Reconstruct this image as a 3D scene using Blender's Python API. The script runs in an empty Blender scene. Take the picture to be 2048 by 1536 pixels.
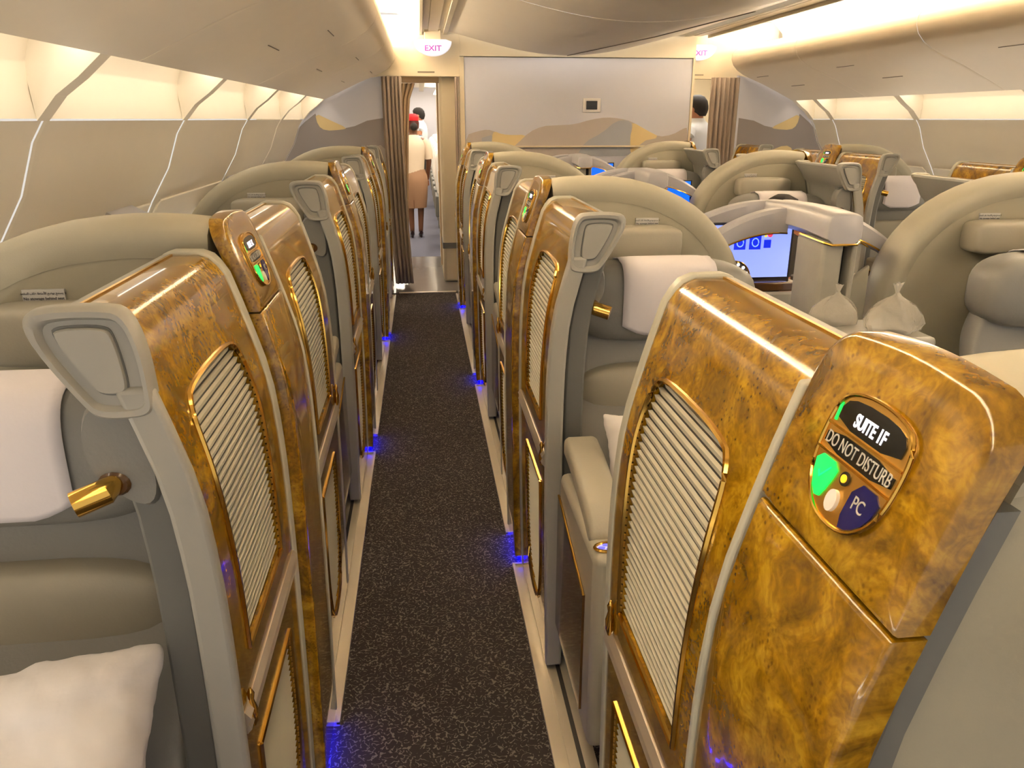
import bpy, bmesh, math, random
from mathutils import Vector, Matrix
random.seed(7)
S = bpy.context.scene
COL = S.collection

# ------------------------------------------------------------------ camera
CAMH = 1.55
PITCH, YAW, FPX = math.atan(530 / 1538.0), math.radians(6.50), 1538.0
cd = bpy.data.cameras.new('camera')
cam = bpy.data.objects.new('camera', cd)
COL.objects.link(cam)
cd.sensor_width = 36.0
cd.lens = FPX / 2048 * 36.0
cd.clip_start = 0.02
cam.location = (0, 0, CAMH)
cam.rotation_euler = (math.pi / 2 - PITCH, 0, -YAW)
S.camera = cam
# ------------------------------------------------------------------ world, exposure
w = bpy.data.worlds.new('world')
S.world = w
w.use_nodes = True
w.node_tree.nodes['Background'].inputs[0].default_value = (1.0, 0.93, 0.84, 1)
w.node_tree.nodes['Background'].inputs[1].default_value = 0.42
S.view_settings.view_transform = 'Standard'
S.view_settings.look = 'None'
S.view_settings.gamma = 1.0
S.view_settings.use_curve_mapping = False
S.view_settings.exposure = 0.98

COVE_E, WASH_E, FAR_E, LEDGE_FILL_E = 48.0, 3.2, 10.0, 5.0

# ------------------------------------------------------------------ materials
def srgb(r, g, b):
    f = lambda c: (c / 255 / 12.92) if c / 255 <= 0.04045 else ((c / 255 + 0.055) / 1.055) ** 2.4
    return (f(r), f(g), f(b), 1)

M = {}
def mat(name, col, rough=0.5, metal=0.0, coat=0.0, bump=0.0, bscale=200.0, vary=0.0, vscale=8.0, emit=None, estr=0.0, spec=0.5):
    m = bpy.data.materials.new(name)
    m.use_nodes = True
    nt = m.node_tree
    b = nt.nodes['Principled BSDF']
    b.inputs['Base Color'].default_value = col
    b.inputs['Roughness'].default_value = rough
    b.inputs['Metallic'].default_value = metal
    b.inputs['Coat Weight'].default_value = coat
    b.inputs['Coat Roughness'].default_value = 0.05
    b.inputs['Specular IOR Level'].default_value = spec
    tc = None
    if bump or vary:
        tc = nt.nodes.new('ShaderNodeTexCoord')
    if vary:
        n = nt.nodes.new('ShaderNodeTexNoise')
        n.inputs['Scale'].default_value = vscale
        n.inputs['Detail'].default_value = 4
        nt.links.new(tc.outputs['Object'], n.inputs['Vector'])
        mx = nt.nodes.new('ShaderNodeMix')
        mx.data_type = 'RGBA'
        mx.inputs['A'].default_value = tuple(c * (1 - vary) for c in col[:3]) + (1,)
        mx.inputs['B'].default_value = tuple(min(1, c * (1 + vary)) for c in col[:3]) + (1,)
        nt.links.new(n.outputs['Fac'], mx.inputs['Factor'])
        nt.links.new(mx.outputs['Result'], b.inputs['Base Color'])
    if bump:
        n = nt.nodes.new('ShaderNodeTexNoise')
        n.inputs['Scale'].default_value = bscale
        n.inputs['Detail'].default_value = 3
        nt.links.new(tc.outputs['Object'], n.inputs['Vector'])
        bp = nt.nodes.new('ShaderNodeBump')
        bp.inputs['Strength'].default_value = bump
        bp.inputs['Distance'].default_value = 0.002
        nt.links.new(n.outputs['Fac'], bp.inputs['Height'])
        nt.links.new(bp.outputs['Normal'], b.inputs['Normal'])
    if emit:
        b.inputs['Emission Color'].default_value = emit
        b.inputs['Emission Strength'].default_value = estr
    M[name] = m
    return m

mat('grey_plastic', srgb(158, 156, 148), 0.42, vary=0.04, bump=0.05)
mat('grey_dark', srgb(104, 104, 100), 0.45)
mat('grey_light', srgb(176, 174, 160), 0.4)
mat('shell', srgb(176, 170, 150), 0.6, bump=0.12, bscale=350, vary=0.05)
mat('shell_face', srgb(160, 154, 135), 0.7, bump=0.1, bscale=350, vary=0.04)
mat('leather', srgb(128, 126, 121), 0.45, bump=0.25, bscale=160, vary=0.08, vscale=5)
mat('leather_light', srgb(160, 154, 138), 0.5, bump=0.15, bscale=220, vary=0.05)
mat('white_cloth', srgb(226, 220, 224), 0.85, bump=0.2, bscale=90)
mat('pillow_cloth', srgb(232, 228, 228), 0.9, bump=0.25, bscale=60)
mat('gold', (0.78, 0.47, 0.10, 1), 0.14, metal=1.0)
mat('gold_soft', (0.72, 0.45, 0.12, 1), 0.3, metal=1.0)
mat('slat', srgb(196, 192, 176), 0.45)
mat('black', (0.006, 0.006, 0.006, 1), 0.4)
mat('black_gloss', (0.008, 0.008, 0.008, 1), 0.12)
mat('silver', srgb(190, 180, 168), 0.3, metal=0.6)
mat('rail', srgb(206, 196, 176), 0.35, metal=0.35)
mat('rail_groove', srgb(52, 48, 44), 0.6)
mat('console', srgb(176, 174, 178), 0.32, vary=0.03)
mat('suede', srgb(150, 146, 136), 0.85, bump=0.25, bscale=120, vary=0.1, vscale=20)
mat('cream', srgb(214, 200, 172), 0.5, vary=0.02)
mat('cream_bin', srgb(236, 224, 204), 0.42, vary=0.02)
mat('ceiling_paint', srgb(230, 219, 200), 0.5, vary=0.02)
mat('wall_panel', srgb(236, 227, 208), 0.5, vary=0.02)
mat('seam', srgb(240, 232, 214), 0.4)
mat('seam_dark', srgb(120, 108, 90), 0.6)
mat('mural', srgb(198, 198, 208), 0.55)
mat('dune_grey', srgb(170, 160, 152), 0.55)
mat('dune_blue', srgb(150, 152, 158), 0.55)
mat('dune_yellow', srgb(206, 184, 134), 0.55)
mat('dune_dark', srgb(140, 132, 130), 0.55)
mat('curtain', srgb(158, 142, 128), 0.85, bump=0.2, bscale=150, vary=0.12, vscale=6)
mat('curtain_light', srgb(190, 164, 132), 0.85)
mat('vinyl', srgb(118, 114, 114), 0.2, vary=0.05)
mat('far_carpet', srgb(96, 98, 116), 0.9, vary=0.1, vscale=40)
mat('blue_led', (0.01, 0.01, 0.9, 1), 0.4, emit=(0.0, 0.0, 1.0, 1), estr=14.0)
mat('green_led', (0.01, 0.7, 0.1, 1), 0.3, emit=(0.0, 0.9, 0.10, 1), estr=0.495)
mat('green_line', (0.01, 0.75, 0.25, 1), 0.3, emit=(0.0, 0.9, 0.28, 1), estr=0.385)
mat('navy', (0.006, 0.006, 0.09, 1), 0.25)
mat('sign_white', (0.8, 0.78, 0.85, 1), 0.4, emit=(0.95, 0.9, 1.0, 1), estr=0.495)
mat('print_grey', srgb(190, 186, 178), 0.5)
mat('print_dark', srgb(70, 68, 72), 0.6)
mat('placard', srgb(196, 194, 190), 0.5)
mat('amber_led', (0.9, 0.5, 0.02, 1), 0.3, emit=(1.0, 0.45, 0.02, 1), estr=0.55)
mat('button_white', (0.85, 0.82, 0.78, 1), 0.3)
mat('control_blue', (0.1, 0.1, 0.7, 1), 0.3, emit=(0.15, 0.15, 1.0, 1), estr=0.44)
mat('control_pale', (0.6, 0.6, 0.9, 1), 0.3, emit=(0.5, 0.5, 1.0, 1), estr=0.22)
mat('screen_pale', (0.2, 0.3, 0.9, 1), 0.2, emit=(0.30, 0.38, 1.0, 1), estr=0.522)
mat('screen_blue', (0.01, 0.1, 0.9, 1), 0.2, emit=(0.01, 0.16, 1.0, 1), estr=0.55)
mat('icon_blue', (0.01, 0.02, 0.6, 1), 0.2, emit=(0.01, 0.03, 0.75, 1), estr=0.495)
mat('icon_line', (0.3, 0.5, 1.0, 1), 0.2, emit=(0.3, 0.5, 1.0, 1), estr=0.495)
mat('icon_red', (0.8, 0.05, 0.1, 1), 0.2, emit=(0.9, 0.06, 0.12, 1), estr=0.495)
mat('icon_yellow', (0.8, 0.7, 0.1, 1), 0.2, emit=(0.9, 0.7, 0.1, 1), estr=0.495)
mat('mirror_dark', srgb(90, 82, 84), 0.12, metal=0.4)
mat('bulb', (1, 0.95, 0.85, 1), 0.3, emit=(1.0, 0.9, 0.75, 1), estr=4.0)
mat('exit_white', (0.5, 0.5, 0.58, 1), 0.3, emit=(0.92, 0.92, 1.0, 1), estr=0.36)
mat('exit_text', (0.2, 0.01, 0.2, 1), 0.5, emit=(0.25, 0.02, 0.25, 1), estr=0.495)
mat('exit_faint', (0.7, 0.6, 0.75, 1), 0.5, emit=(0.75, 0.68, 0.85, 1), estr=0.495)
mat('cove_lamp', (1, 1, 1, 1), 0.5, emit=(1.0, 0.91, 0.78, 1), estr=COVE_E)
mat('wash_lamp', (1, 1, 1, 1), 0.5, emit=(1.0, 0.87, 0.70, 1), estr=WASH_E)
mat('ledge_fill_glow', (1, 1, 1, 1), 0.5, emit=(1.0, 0.90, 0.76, 1), estr=LEDGE_FILL_E)  # glow of the added fill strip along the window ledge
mat('far_lamp', (1, 1, 1, 1), 0.5, emit=(1.0, 0.92, 0.80, 1), estr=FAR_E)
mat('walnut', srgb(86, 58, 28), 0.2, coat=0.5)
mat('skin', srgb(168, 112, 82), 0.5)
mat('skin_leg', srgb(112, 72, 48), 0.5)
mat('hair_dark', srgb(30, 22, 18), 0.8, bump=0.6, bscale=60)
mat('hair_red', srgb(74, 24, 16), 0.45, bump=0.5, bscale=60)
mat('hat_red', srgb(196, 16, 28), 0.7)
mat('blouse', srgb(226, 206, 180), 0.8, bump=0.2, bscale=40)
mat('skirt', srgb(164, 126, 96), 0.8)
mat('shoe', srgb(40, 16, 14), 0.3)
mat('shirt_white', srgb(222, 226, 234), 0.8, bump=0.2, bscale=40)
mat('trousers', srgb(52, 48, 46), 0.8)
mat('jumper', srgb(60, 56, 54), 0.8)
mat('seat_white', srgb(226, 222, 218), 0.5)
mat('seat_blue', srgb(96, 100, 112), 0.7)

def burl(name):
    m = bpy.data.materials.new(name)
    m.use_nodes = True
    nt = m.node_tree
    N, L = nt.nodes.new, nt.links.new
    b = nt.nodes['Principled BSDF']
    tc = N('ShaderNodeTexCoord')
    oi = N('ShaderNodeObjectInfo')
    add = N('ShaderNodeVectorMath'); add.operation = 'ADD'
    L(tc.outputs['Object'], add.inputs[0]); L(oi.outputs['Random'], add.inputs[1])
    n1 = N('ShaderNodeTexNoise'); n1.inputs['Scale'].default_value = 9; n1.inputs['Detail'].default_value = 7; n1.inputs['Roughness'].default_value = 0.6; n1.inputs['Distortion'].default_value = 2.2
    L(add.outputs[0], n1.inputs['Vector'])
    r1 = N('ShaderNodeValToRGB')
    e = r1.color_ramp.elements
    e[0].position = 0.30; e[0].color = srgb(98, 70, 4)
    e[1].position = 0.72; e[1].color = srgb(190, 150, 34)
    x = r1.color_ramp.elements.new(0.5); x.color = srgb(146, 107, 10)
    L(n1.outputs['Fac'], r1.inputs['Fac'])
    # small burl eyes gathered in clusters
    n2 = N('ShaderNodeTexNoise'); n2.inputs['Scale'].default_value = 14; n2.inputs['Detail'].default_value = 2
    L(add.outputs[0], n2.inputs['Vector'])
    r2 = N('ShaderNodeValToRGB'); r2.color_ramp.elements[0].position = 0.47; r2.color_ramp.elements[1].position = 0.60
    L(n2.outputs['Fac'], r2.inputs['Fac'])
    v = N('ShaderNodeTexVoronoi'); v.inputs['Scale'].default_value = 130
    L(add.outputs[0], v.inputs['Vector'])
    r3 = N('ShaderNodeValToRGB'); r3.color_ramp.elements[0].position = 0.14; r3.color_ramp.elements[0].color = (1, 1, 1, 1)
    r3.color_ramp.elements[1].position = 0.36; r3.color_ramp.elements[1].color = (0, 0, 0, 1)
    L(v.outputs['Distance'], r3.inputs['Fac'])
    mu = N('ShaderNodeMath'); mu.operation = 'MULTIPLY'
    L(r2.outputs['Color'], mu.inputs[0]); L(r3.outputs['Color'], mu.inputs[1])
    mu2 = N('ShaderNodeMath'); mu2.operation = 'MULTIPLY'; mu2.inputs[1].default_value = 0.7
    L(mu.outputs[0], mu2.inputs[0])
    mx = N('ShaderNodeMix'); mx.data_type = 'RGBA'; mx.inputs['B'].default_value = srgb(70, 40, 4)
    L(mu2.outputs[0], mx.inputs['Factor']); L(r1.outputs['Color'], mx.inputs['A'])
    # fine figure
    n4 = N('ShaderNodeTexNoise'); n4.inputs['Scale'].default_value = 38; n4.inputs['Detail'].default_value = 5; n4.inputs['Distortion'].default_value = 3
    L(add.outputs[0], n4.inputs['Vector'])
    r4 = N('ShaderNodeValToRGB'); r4.color_ramp.elements[0].position = 0.35; r4.color_ramp.elements[0].color = (0.62, 0.58, 0.5, 1)
    r4.color_ramp.elements[1].position = 0.6; r4.color_ramp.elements[1].color = (1, 1, 1, 1)
    L(n4.outputs['Fac'], r4.inputs['Fac'])
    m2 = N('ShaderNodeMix'); m2.data_type = 'RGBA'; m2.blend_type = 'MULTIPLY'; m2.inputs['Factor'].default_value = 0.8
    L(mx.outputs['Result'], m2.inputs['A']); L(r4.outputs['Color'], m2.inputs['B'])
    L(m2.outputs['Result'], b.inputs['Base Color'])
    b.inputs['Roughness'].default_value = 0.22
    b.inputs['Coat Weight'].default_value = 0.7
    b.inputs['Coat Roughness'].default_value = 0.04
    M[name] = m
burl('burl')

def carpet_mat():
    m = bpy.data.materials.new('carpet'); m.use_nodes = True
    nt = m.node_tree; N, L = nt.nodes.new, nt.links.new
    b = nt.nodes['Principled BSDF']
    tc = N('ShaderNodeTexCoord')
    # short curly strokes: contour bands of a fine noise, broken up by a second one
    n1 = N('ShaderNodeTexNoise'); n1.inputs['Scale'].default_value = 62; n1.inputs['Detail'].default_value = 0.6; n1.inputs['Distortion'].default_value = 0.6
    L(tc.outputs['Object'], n1.inputs['Vector'])
    sb = N('ShaderNodeMath'); sb.operation = 'SUBTRACT'; sb.inputs[1].default_value = 0.5
    L(n1.outputs['Fac'], sb.inputs[0])
    ab = N('ShaderNodeMath'); ab.operation = 'ABSOLUTE'; L(sb.outputs[0], ab.inputs[0])
    r = N('ShaderNodeValToRGB'); r.color_ramp.elements[0].position = 0.022; r.color_ramp.elements[0].color = (1, 1, 1, 1)
    r.color_ramp.elements[1].position = 0.05; r.color_ramp.elements[1].color = (0, 0, 0, 1)
    L(ab.outputs[0], r.inputs['Fac'])
    pk = N('ShaderNodeTexNoise'); pk.inputs['Scale'].default_value = 120; pk.inputs['Detail'].default_value = 0
    L(tc.outputs['Object'], pk.inputs['Vector'])
    rp = N('ShaderNodeValToRGB'); rp.color_ramp.elements[0].position = 0.40; rp.color_ramp.elements[1].position = 0.50
    L(pk.outputs['Fac'], rp.inputs['Fac'])
    mx = N('ShaderNodeMix'); mx.data_type = 'RGBA'; mx.blend_type = 'MULTIPLY'; mx.inputs['Factor'].default_value = 1.0
    L(r.outputs['Color'], mx.inputs['A']); L(rp.outputs['Color'], mx.inputs['B'])
    m2 = N('ShaderNodeMix'); m2.data_type = 'RGBA'
    m2.inputs['A'].default_value = srgb(60, 54, 52); m2.inputs['B'].default_value = srgb(122, 114, 106)
    L(mx.outputs['Result'], m2.inputs['Factor'])
    L(m2.outputs['Result'], b.inputs['Base Color'])
    b.inputs['Roughness'].default_value = 0.95
    b.inputs['Specular IOR Level'].default_value = 0.1
    bp = N('ShaderNodeBump'); bp.inputs['Strength'].default_value = 0.4; bp.inputs['Distance'].default_value = 0.002
    L(mx.outputs['Result'], bp.inputs['Height']); L(bp.outputs['Normal'], b.inputs['Normal'])
    M['carpet'] = m
carpet_mat()

def bag_mat():
    m = bpy.data.materials.new('plastic_film'); m.use_nodes = True
    b = m.node_tree.nodes['Principled BSDF']
    b.inputs['Base Color'].default_value = srgb(226, 220, 208)
    b.inputs['Roughness'].default_value = 0.12
    b.inputs['Alpha'].default_value = 0.42
    nt = m.node_tree; tc = nt.nodes.new('ShaderNodeTexCoord'); nz = nt.nodes.new('ShaderNodeTexNoise'); nz.inputs['Scale'].default_value = 38; nz.inputs['Detail'].default_value = 5
    nt.links.new(tc.outputs['Object'], nz.inputs['Vector']); bp = nt.nodes.new('ShaderNodeBump'); bp.inputs['Strength'].default_value = 0.9; bp.inputs['Distance'].default_value = 0.01
    nt.links.new(nz.outputs['Fac'], bp.inputs['Height']); nt.links.new(bp.outputs['Normal'], b.inputs['Normal'])
    M['plastic_film'] = m
bag_mat()

# ------------------------------------------------------------------ mesh helpers
def mk(name, V, F, material, parent=None, smooth=True, ang=35, bevel=0.0, seg=2, sub=0):
    me = bpy.data.meshes.new(name)
    me.from_pydata([tuple(v) for v in V], [], F)
    bm = bmesh.new(); bm.from_mesh(me)
    bmesh.ops.recalc_face_normals(bm, faces=bm.faces)
    bm.to_mesh(me); bm.free()
    if smooth:
        me.polygons.foreach_set('use_smooth', [True] * len(me.polygons))
        me.set_sharp_from_angle(angle=math.radians(ang))
    me.materials.append(M[material])
    o = bpy.data.objects.new(name, me)
    COL.objects.link(o)
    if bevel:
        md = o.modifiers.new('bevel', 'BEVEL'); md.width = bevel; md.segments = seg
        md.limit_method = 'ANGLE'; md.angle_limit = math.radians(35); md.harden_normals = False
    if sub:
        md = o.modifiers.new('sub', 'SUBSURF'); md.levels = sub; md.render_levels = sub
    if parent:
        o.parent = parent
    return o

def empty(name, loc=(0, 0, 0)):
    o = bpy.data.objects.new(name, None)
    o.empty_display_size = 0.1
    COL.objects.link(o); o.location = loc
    return o

def tag(o, label, cat, group=None):
    o['label'] = label; o['category'] = cat
    if group: o['group'] = group
    return o

def structure(o, label=None):
    o['kind'] = 'structure'
    if label: o['label'] = label
    return o

def kids(o): return [c for c in COL.objects if c.parent == o]

def dup(o, loc=None, parent=None, skip=()):
    c = o.copy(); COL.objects.link(c); c.parent = parent
    if loc is not None: c.location = loc
    for ch in kids(o):
        if ch.name.split('.')[0] in skip: continue
        dup(ch, None, c, skip)
    return c

def chaikin(P, n=2, closed=True):
    for _ in range(n):
        Q = []
        m = len(P)
        rng = range(m) if closed else range(m - 1)
        if not closed: Q.append(P[0])
        for i in rng:
            a, b = P[i], P[(i + 1) % m]
            Q.append(tuple(a[k] * 0.75 + b[k] * 0.25 for k in range(len(a))))
            Q.append(tuple(a[k] * 0.25 + b[k] * 0.75 for k in range(len(a))))
        if not closed: Q.append(P[-1])
        P = Q
    return P

def loft(rings, closed=True, cap0=True, cap1=True):
    V, F = [], []
    n = len(rings[0])
    for r in rings: V += [tuple(p) for p in r]
    for i in range(len(rings) - 1):
        for j in range(n if closed else n - 1):
            a, b = i * n + j, i * n + (j + 1) % n
            F.append((a, b, b + n, a + n))
    if cap0: F.append(tuple(range(n)))
    if cap1: F.append(tuple((len(rings) - 1) * n + j for j in range(n)))
    return V, F

def join(*parts):
    V, F = [], []
    for v, f in parts:
        k = len(V); V += list(v); F += [tuple(i + k for i in q) for q in f]
    return V, F

def box(x0, x1, y0, y1, z0, z1):
    V = [(x, y, z) for z in (z0, z1) for y in (y0, y1) for x in (x0, x1)]
    return V, [(0, 1, 3, 2), (4, 5, 7, 6), (0, 1, 5, 4), (2, 3, 7, 6), (0, 2, 6, 4), (1, 3, 7, 5)]

def tube(path, r, n=8, closed=False, flat=None):
    rings = []
    m = len(path)
    for i, p in enumerate(path):
        p = Vector(p)
        a = Vector(path[(i - 1) % m] if (closed or i > 0) else path[i])
        b = Vector(path[(i + 1) % m] if (closed or i < m - 1) else path[i])
        t = (b - a)
        if t.length < 1e-9: t = Vector((0, 0, 1))
        t.normalize()
        up = Vector((0, 0, 1)) if abs(t.z) < 0.9 else Vector((1, 0, 0))
        u = t.cross(up).normalized(); v = u.cross(t)
        rr = r[i] if isinstance(r, (list, tuple)) else r
        rings.append([p + u * (rr * math.cos(k * 2 * math.pi / n)) + v * (rr * math.sin(k * 2 * math.pi / n)) for k in range(n)])
    if closed: rings.append(rings[0])
    return loft(rings, True, not closed, not closed)

def sell(c, h, e1=0.5, e2=0.5, nu=24, nv=14):
    """superellipsoid"""
    sp = lambda x, e: math.copysign(abs(x) ** e, x)
    rings = []
    for i in range(1, nv):
        ph = -math.pi / 2 + math.pi * i / nv
        ring = []
        for j in range(nu):
            t = 2 * math.pi * j / nu
            ring.append((c[0] + h[0] * sp(math.cos(ph), e1) * sp(math.cos(t), e2),
                         c[1] + h[1] * sp(math.cos(ph), e1) * sp(math.sin(t), e2),
                         c[2] + h[2] * sp(math.sin(ph), e1)))
        rings.append(ring)
    return loft(rings)

def xz_prism(poly, y0, y1):
    return loft([[(x, y0, z) for x, z in poly], [(x, y1, z) for x, z in poly]])

def text_mesh(name, body, size, material, parent, frame, align='CENTER', sx=1.0, bold=0.0):
    """frame: (origin, right, up) ; flat letters"""
    cu = bpy.data.curves.new(name, 'FONT')
    cu.body = body; cu.size = size; cu.align_x = align; cu.align_y = 'CENTER'
    cu.extrude = 0.0003; cu.offset = bold
    t = bpy.data.objects.new(name, cu)
    COL.objects.link(t)
    dg = bpy.context.evaluated_depsgraph_get()
    me = bpy.data.meshes.new_from_object(t.evaluated_get(dg))
    bpy.data.objects.remove(t)
    o0, r, u = (Vector(v) for v in frame)
    r = r.normalized(); u = u.normalized(); n = r.cross(u)
    for v in me.vertices:
        v.co = o0 + r * (v.co.x * sx) + u * v.co.y + n * v.co.z
    me.materials.clear(); me.materials.append(M[material])
    o = bpy.data.objects.new(name, me)
    COL.objects.link(o); o.parent = parent
    return o

# ------------------------------------------------------------------ suite profile
XC = 1.325
BL, BR = 0.308, 0.314          # door plane offset from the camera's aisle axis
PITCHY = 2.02
YK, YF = 1.505, 0.435            # sign near edge of first row, window side / centre block
PTS = [(0, 0), (.25, -.005), (.5, -.009), (.8, -.011), (.95, -.008), (1.08, .004), (1.2, .034), (1.29, .061), (1.34, .079), (1.42, .103)]
def dprof(z):
    for i in range(len(PTS) - 1):
        (z0, a), (z1, b) = PTS[i], PTS[i + 1]
        if z <= z1 or i == len(PTS) - 2:
            h = z1 - z0
            def sl(k):
                if k <= 0: return 0.0
                if k >= len(PTS) - 1: return (PTS[-1][1] - PTS[-2][1]) / (PTS[-1][0] - PTS[-2][0])
                return (PTS[k + 1][1] - PTS[k - 1][1]) / (PTS[k + 1][0] - PTS[k - 1][0])
            t = (z - z0) / h; m0, m1 = sl(i) * h, sl(i + 1) * h
            return (2*t**3 - 3*t**2 + 1) * a + (t**3 - 2*t**2 + t) * m0 + (-2*t**3 + 3*t**2) * b + (t**3 - t**2) * m1

UP = chaikin([(-.146, .765), (-.146, .765), (.146, .765), (.146, .765), (.150, .90), (.160, 1.06), (.156, 1.13), (.146, 1.168), (.118, 1.193), (-.118, 1.193), (-.146, 1.168), (-.156, 1.13), (-.160, 1.06), (-.150, .90)], 2)
LO = chaikin([(-.15, .578), (-.15, .578), (.15, .578), (.15, .578), (.155, .34), (.14, .25), (.09, .13), (-.09, .13), (-.14, .25), (-.155, .34)], 2)

def holed(poly, s0, s1, z0, z1, sg, sc, extra=0.0):
    """outer skin of a panel with a louvre opening; poly is local (s,z)"""
    cz = (z0 + z1) / 2
    n = len(poly)
    def rect(p):
        dx, dz = p[0], p[1] - cz
        kx = ((s1 - sc) if dx > 0 else (sc - s0)) / abs(dx) if abs(dx) > 1e-9 else 1e9
        kz = (z1 - cz) / abs(dz) if abs(dz) > 1e-9 else 1e9
        k = min(kx, kz)
        return (sc + dx * k, cz + dz * k)
    inner = [(sc + p[0], p[1]) for p in poly]
    outer = [rect(p) for p in poly]
    # snap the four nearest to corners
    for cx_, cz_ in ((s0, z0), (s1, z0), (s0, z1), (s1, z1)):
        i = min(range(n), key=lambda k: (outer[k][0] - cx_) ** 2 + (outer[k][1] - cz_) ** 2)
        outer[i] = (cx_, cz_)
    rings = []
    for t in (1, 0.66, 0.33, 0):
        rings.append([(a[0] * (1 - t) + b[0] * t, a[1] * (1 - t) + b[1] * t) for a, b in zip(inner, outer)])
    R3 = [[(sg * (dprof(z) + extra), s, z) for s, z in r] for r in rings]
    R3.append([(sg * (dprof(z) + extra + .022), s, z) for s, z in inner])
    return loft(R3, True, False, False)

def strip(s0, s1, z0, z1, sg, nz=6, extra=0.0):
    rings = []
    for i in range(nz + 1):
        z = z0 + (z1 - z0) * i / nz
        rings.append([(sg * (dprof(z) + extra), s0, z), (sg * (dprof(z) + extra), s1, z)])
    return loft(rings, False, False, False)

TOP = [(1.21, None), (1.25, None), (1.28, None), (1.298, .070), (1.310, .082), (1.317, .099), (1.317, .15)]
def top_skin(s0, s1, sg):
    rings = []
    for z, o in TOP:
        oo = dprof(z) if o is None else o
        rings.append([(sg * oo, s0, z), (sg * oo, s1, z)])
    return loft(rings, False, False, False)

def band(s0, s1, sg, o_out, o_in, z0, z1, nz=20):
    """solid curved post following the profile"""
    zs = [z0 + (z1 - z0) * i / nz for i in range(nz + 1)]
    return loft([[(sg * (dprof(z) + o_out), s0, z), (sg * (dprof(z) + o_out), s1, z), (sg * (dprof(z) + o_in), s1, z), (sg * (dprof(z) + o_in), s0, z)] for z in zs])

def hook(s0, s1, sg, t=0.012):
    """curved edge frame incl. turn over the top"""
    path = [(dprof(z), z) for z in [0.02 + 1.26 * i / 22 for i in range(23)]] + [(.070, 1.301), (.082, 1.315), (.101, 1.323), (.15, 1.324), (.168, 1.318)]
    inn = [(dprof(z) + .045, z) for z in [0.02 + 1.18 * i / 22 for i in range(23)]] + [(.10, 1.235), (.118, 1.25), (.13, 1.27), (.145, 1.285), (.160, 1.305)]
    rings = []
    for (o, z), (oi, zi) in zip(path, inn):
        rings.append([(sg * (o - .003), s0, z), (sg * (o - .003), s1, z), (sg * oi, s1, zi), (sg * oi, s0, zi)])
    return loft(rings)

def louvre(parent, poly, sc, sg, pitch, single, name):
    zmin, zmax = min(p[1] for p in poly), max(p[1] for p in poly)
    loop = [(sg * (dprof(z) - .001), sc + s, z) for s, z in poly]
    V, F = tube(loop, .0045, 6, closed=True)
    fr = mk(name, V, F, 'gold', parent)
    # black backing almost flush with the slats, stands in for their shadow lines
    cz = (zmin + zmax) / 2
    V, F = loft([[(sg * (dprof(z) + .0105), sc + s, z) for s, z in poly]] + [[(sg * (dprof(cz + (z - cz) * q) + .0105), sc + s * q, cz + (z - cz) * q) for s, z in poly] for q in (.8, .6, .4, .2, .02)], True, False, True)
    mk('louvre_shadow_backing', V, F, 'black', fr)
    def span(z):
        xs = []
        m = len(poly)
        for i in range(m):
            (a, za), (b, zb) = poly[i], poly[(i + 1) % m]
            if (za - z) * (zb - z) <= 0 and abs(za - zb) > 1e-9:
                xs.append(a + (b - a) * (z - za) / (zb - za))
        return (min(xs), max(xs)) if len(xs) > 1 else None
    acc = []
    z = zmin + pitch * 0.5
    while z < zmax - 0.004:
        za, zb = span(max(zmin + .001, z - pitch * .3)), span(min(zmax - .001, z + pitch * .3))
        if za and zb:
            a, b = max(za[0], zb[0]) + .003, min(za[1], zb[1]) - .003
            if b - a > .02:
                h = pitch * .74
                d = dprof(z)
                q = [(d + .0085, z - h * .5), (d + .0130, z - h * .5), (d + .0130, z + h * .5), (d + .0050, z + h * .5)]
                v, f = loft([[(sg * o, sc + a, zz) for o, zz in q], [(sg * o, sc + b, zz) for o, zz in q]])
                if single: mk('slat', v, f, 'slat', fr, smooth=False)
                else: acc.append((v, f))
        z += pitch
    if acc:
        o = mk('slats', *join(*acc), 'slat', fr, smooth=False); o['kind'] = 'stuff'
    return fr

SASH = [(-.002, .660), (-.009, .668), (-.004, .678), (-.010, .688), (-.002, .699), (.004, .699), (.004, .660)]
def sash(s0, s1, sg, parent):
    d = dprof(.68)
    V, F = loft([[(sg * (d + o), s, z) for o, z in SASH] for s in (s0, s1)])
    return mk('sash_strip', V, F, 'silver', parent, smooth=False)

def wood_panel(root, s0, s1, sc, sg):
    parts = [holed(LO, s0, s1, .07, .62, sg, sc), strip(s0, s1, .02, .07, sg), strip(s0, s1, .62, .70, sg),
             holed(UP, s0, s1, .70, 1.21, sg, sc), top_skin(s0, s1, sg)]
    mk('wood_panel', *join(*parts), 'burl', root, ang=50)
    # grey inner lining (room side)
    path = [(.045 + dprof(z), z) for z in [.02 + 1.16 * i / 14 for i in range(15)]] + [(.10, 1.21), (.118, 1.225), (.166, 1.308), (.164, 1.317), (.150, 1.319)]
    V, F = loft([[(sg * o, s0, z), (sg * o, s1, z)] for o, z in path], False, False, False)
    mk('inner_lining', V, F, 'grey_plastic', root)
    V, F = loft([[(sg * o, s, z) for o, z in ((.144, 1.3165), (.144, 1.3195), (.149, 1.3195), (.149, 1.3165))] for s in (s0, s1)])
    mk('gold_line', V, F, 'gold', root, smooth=False)

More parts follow.
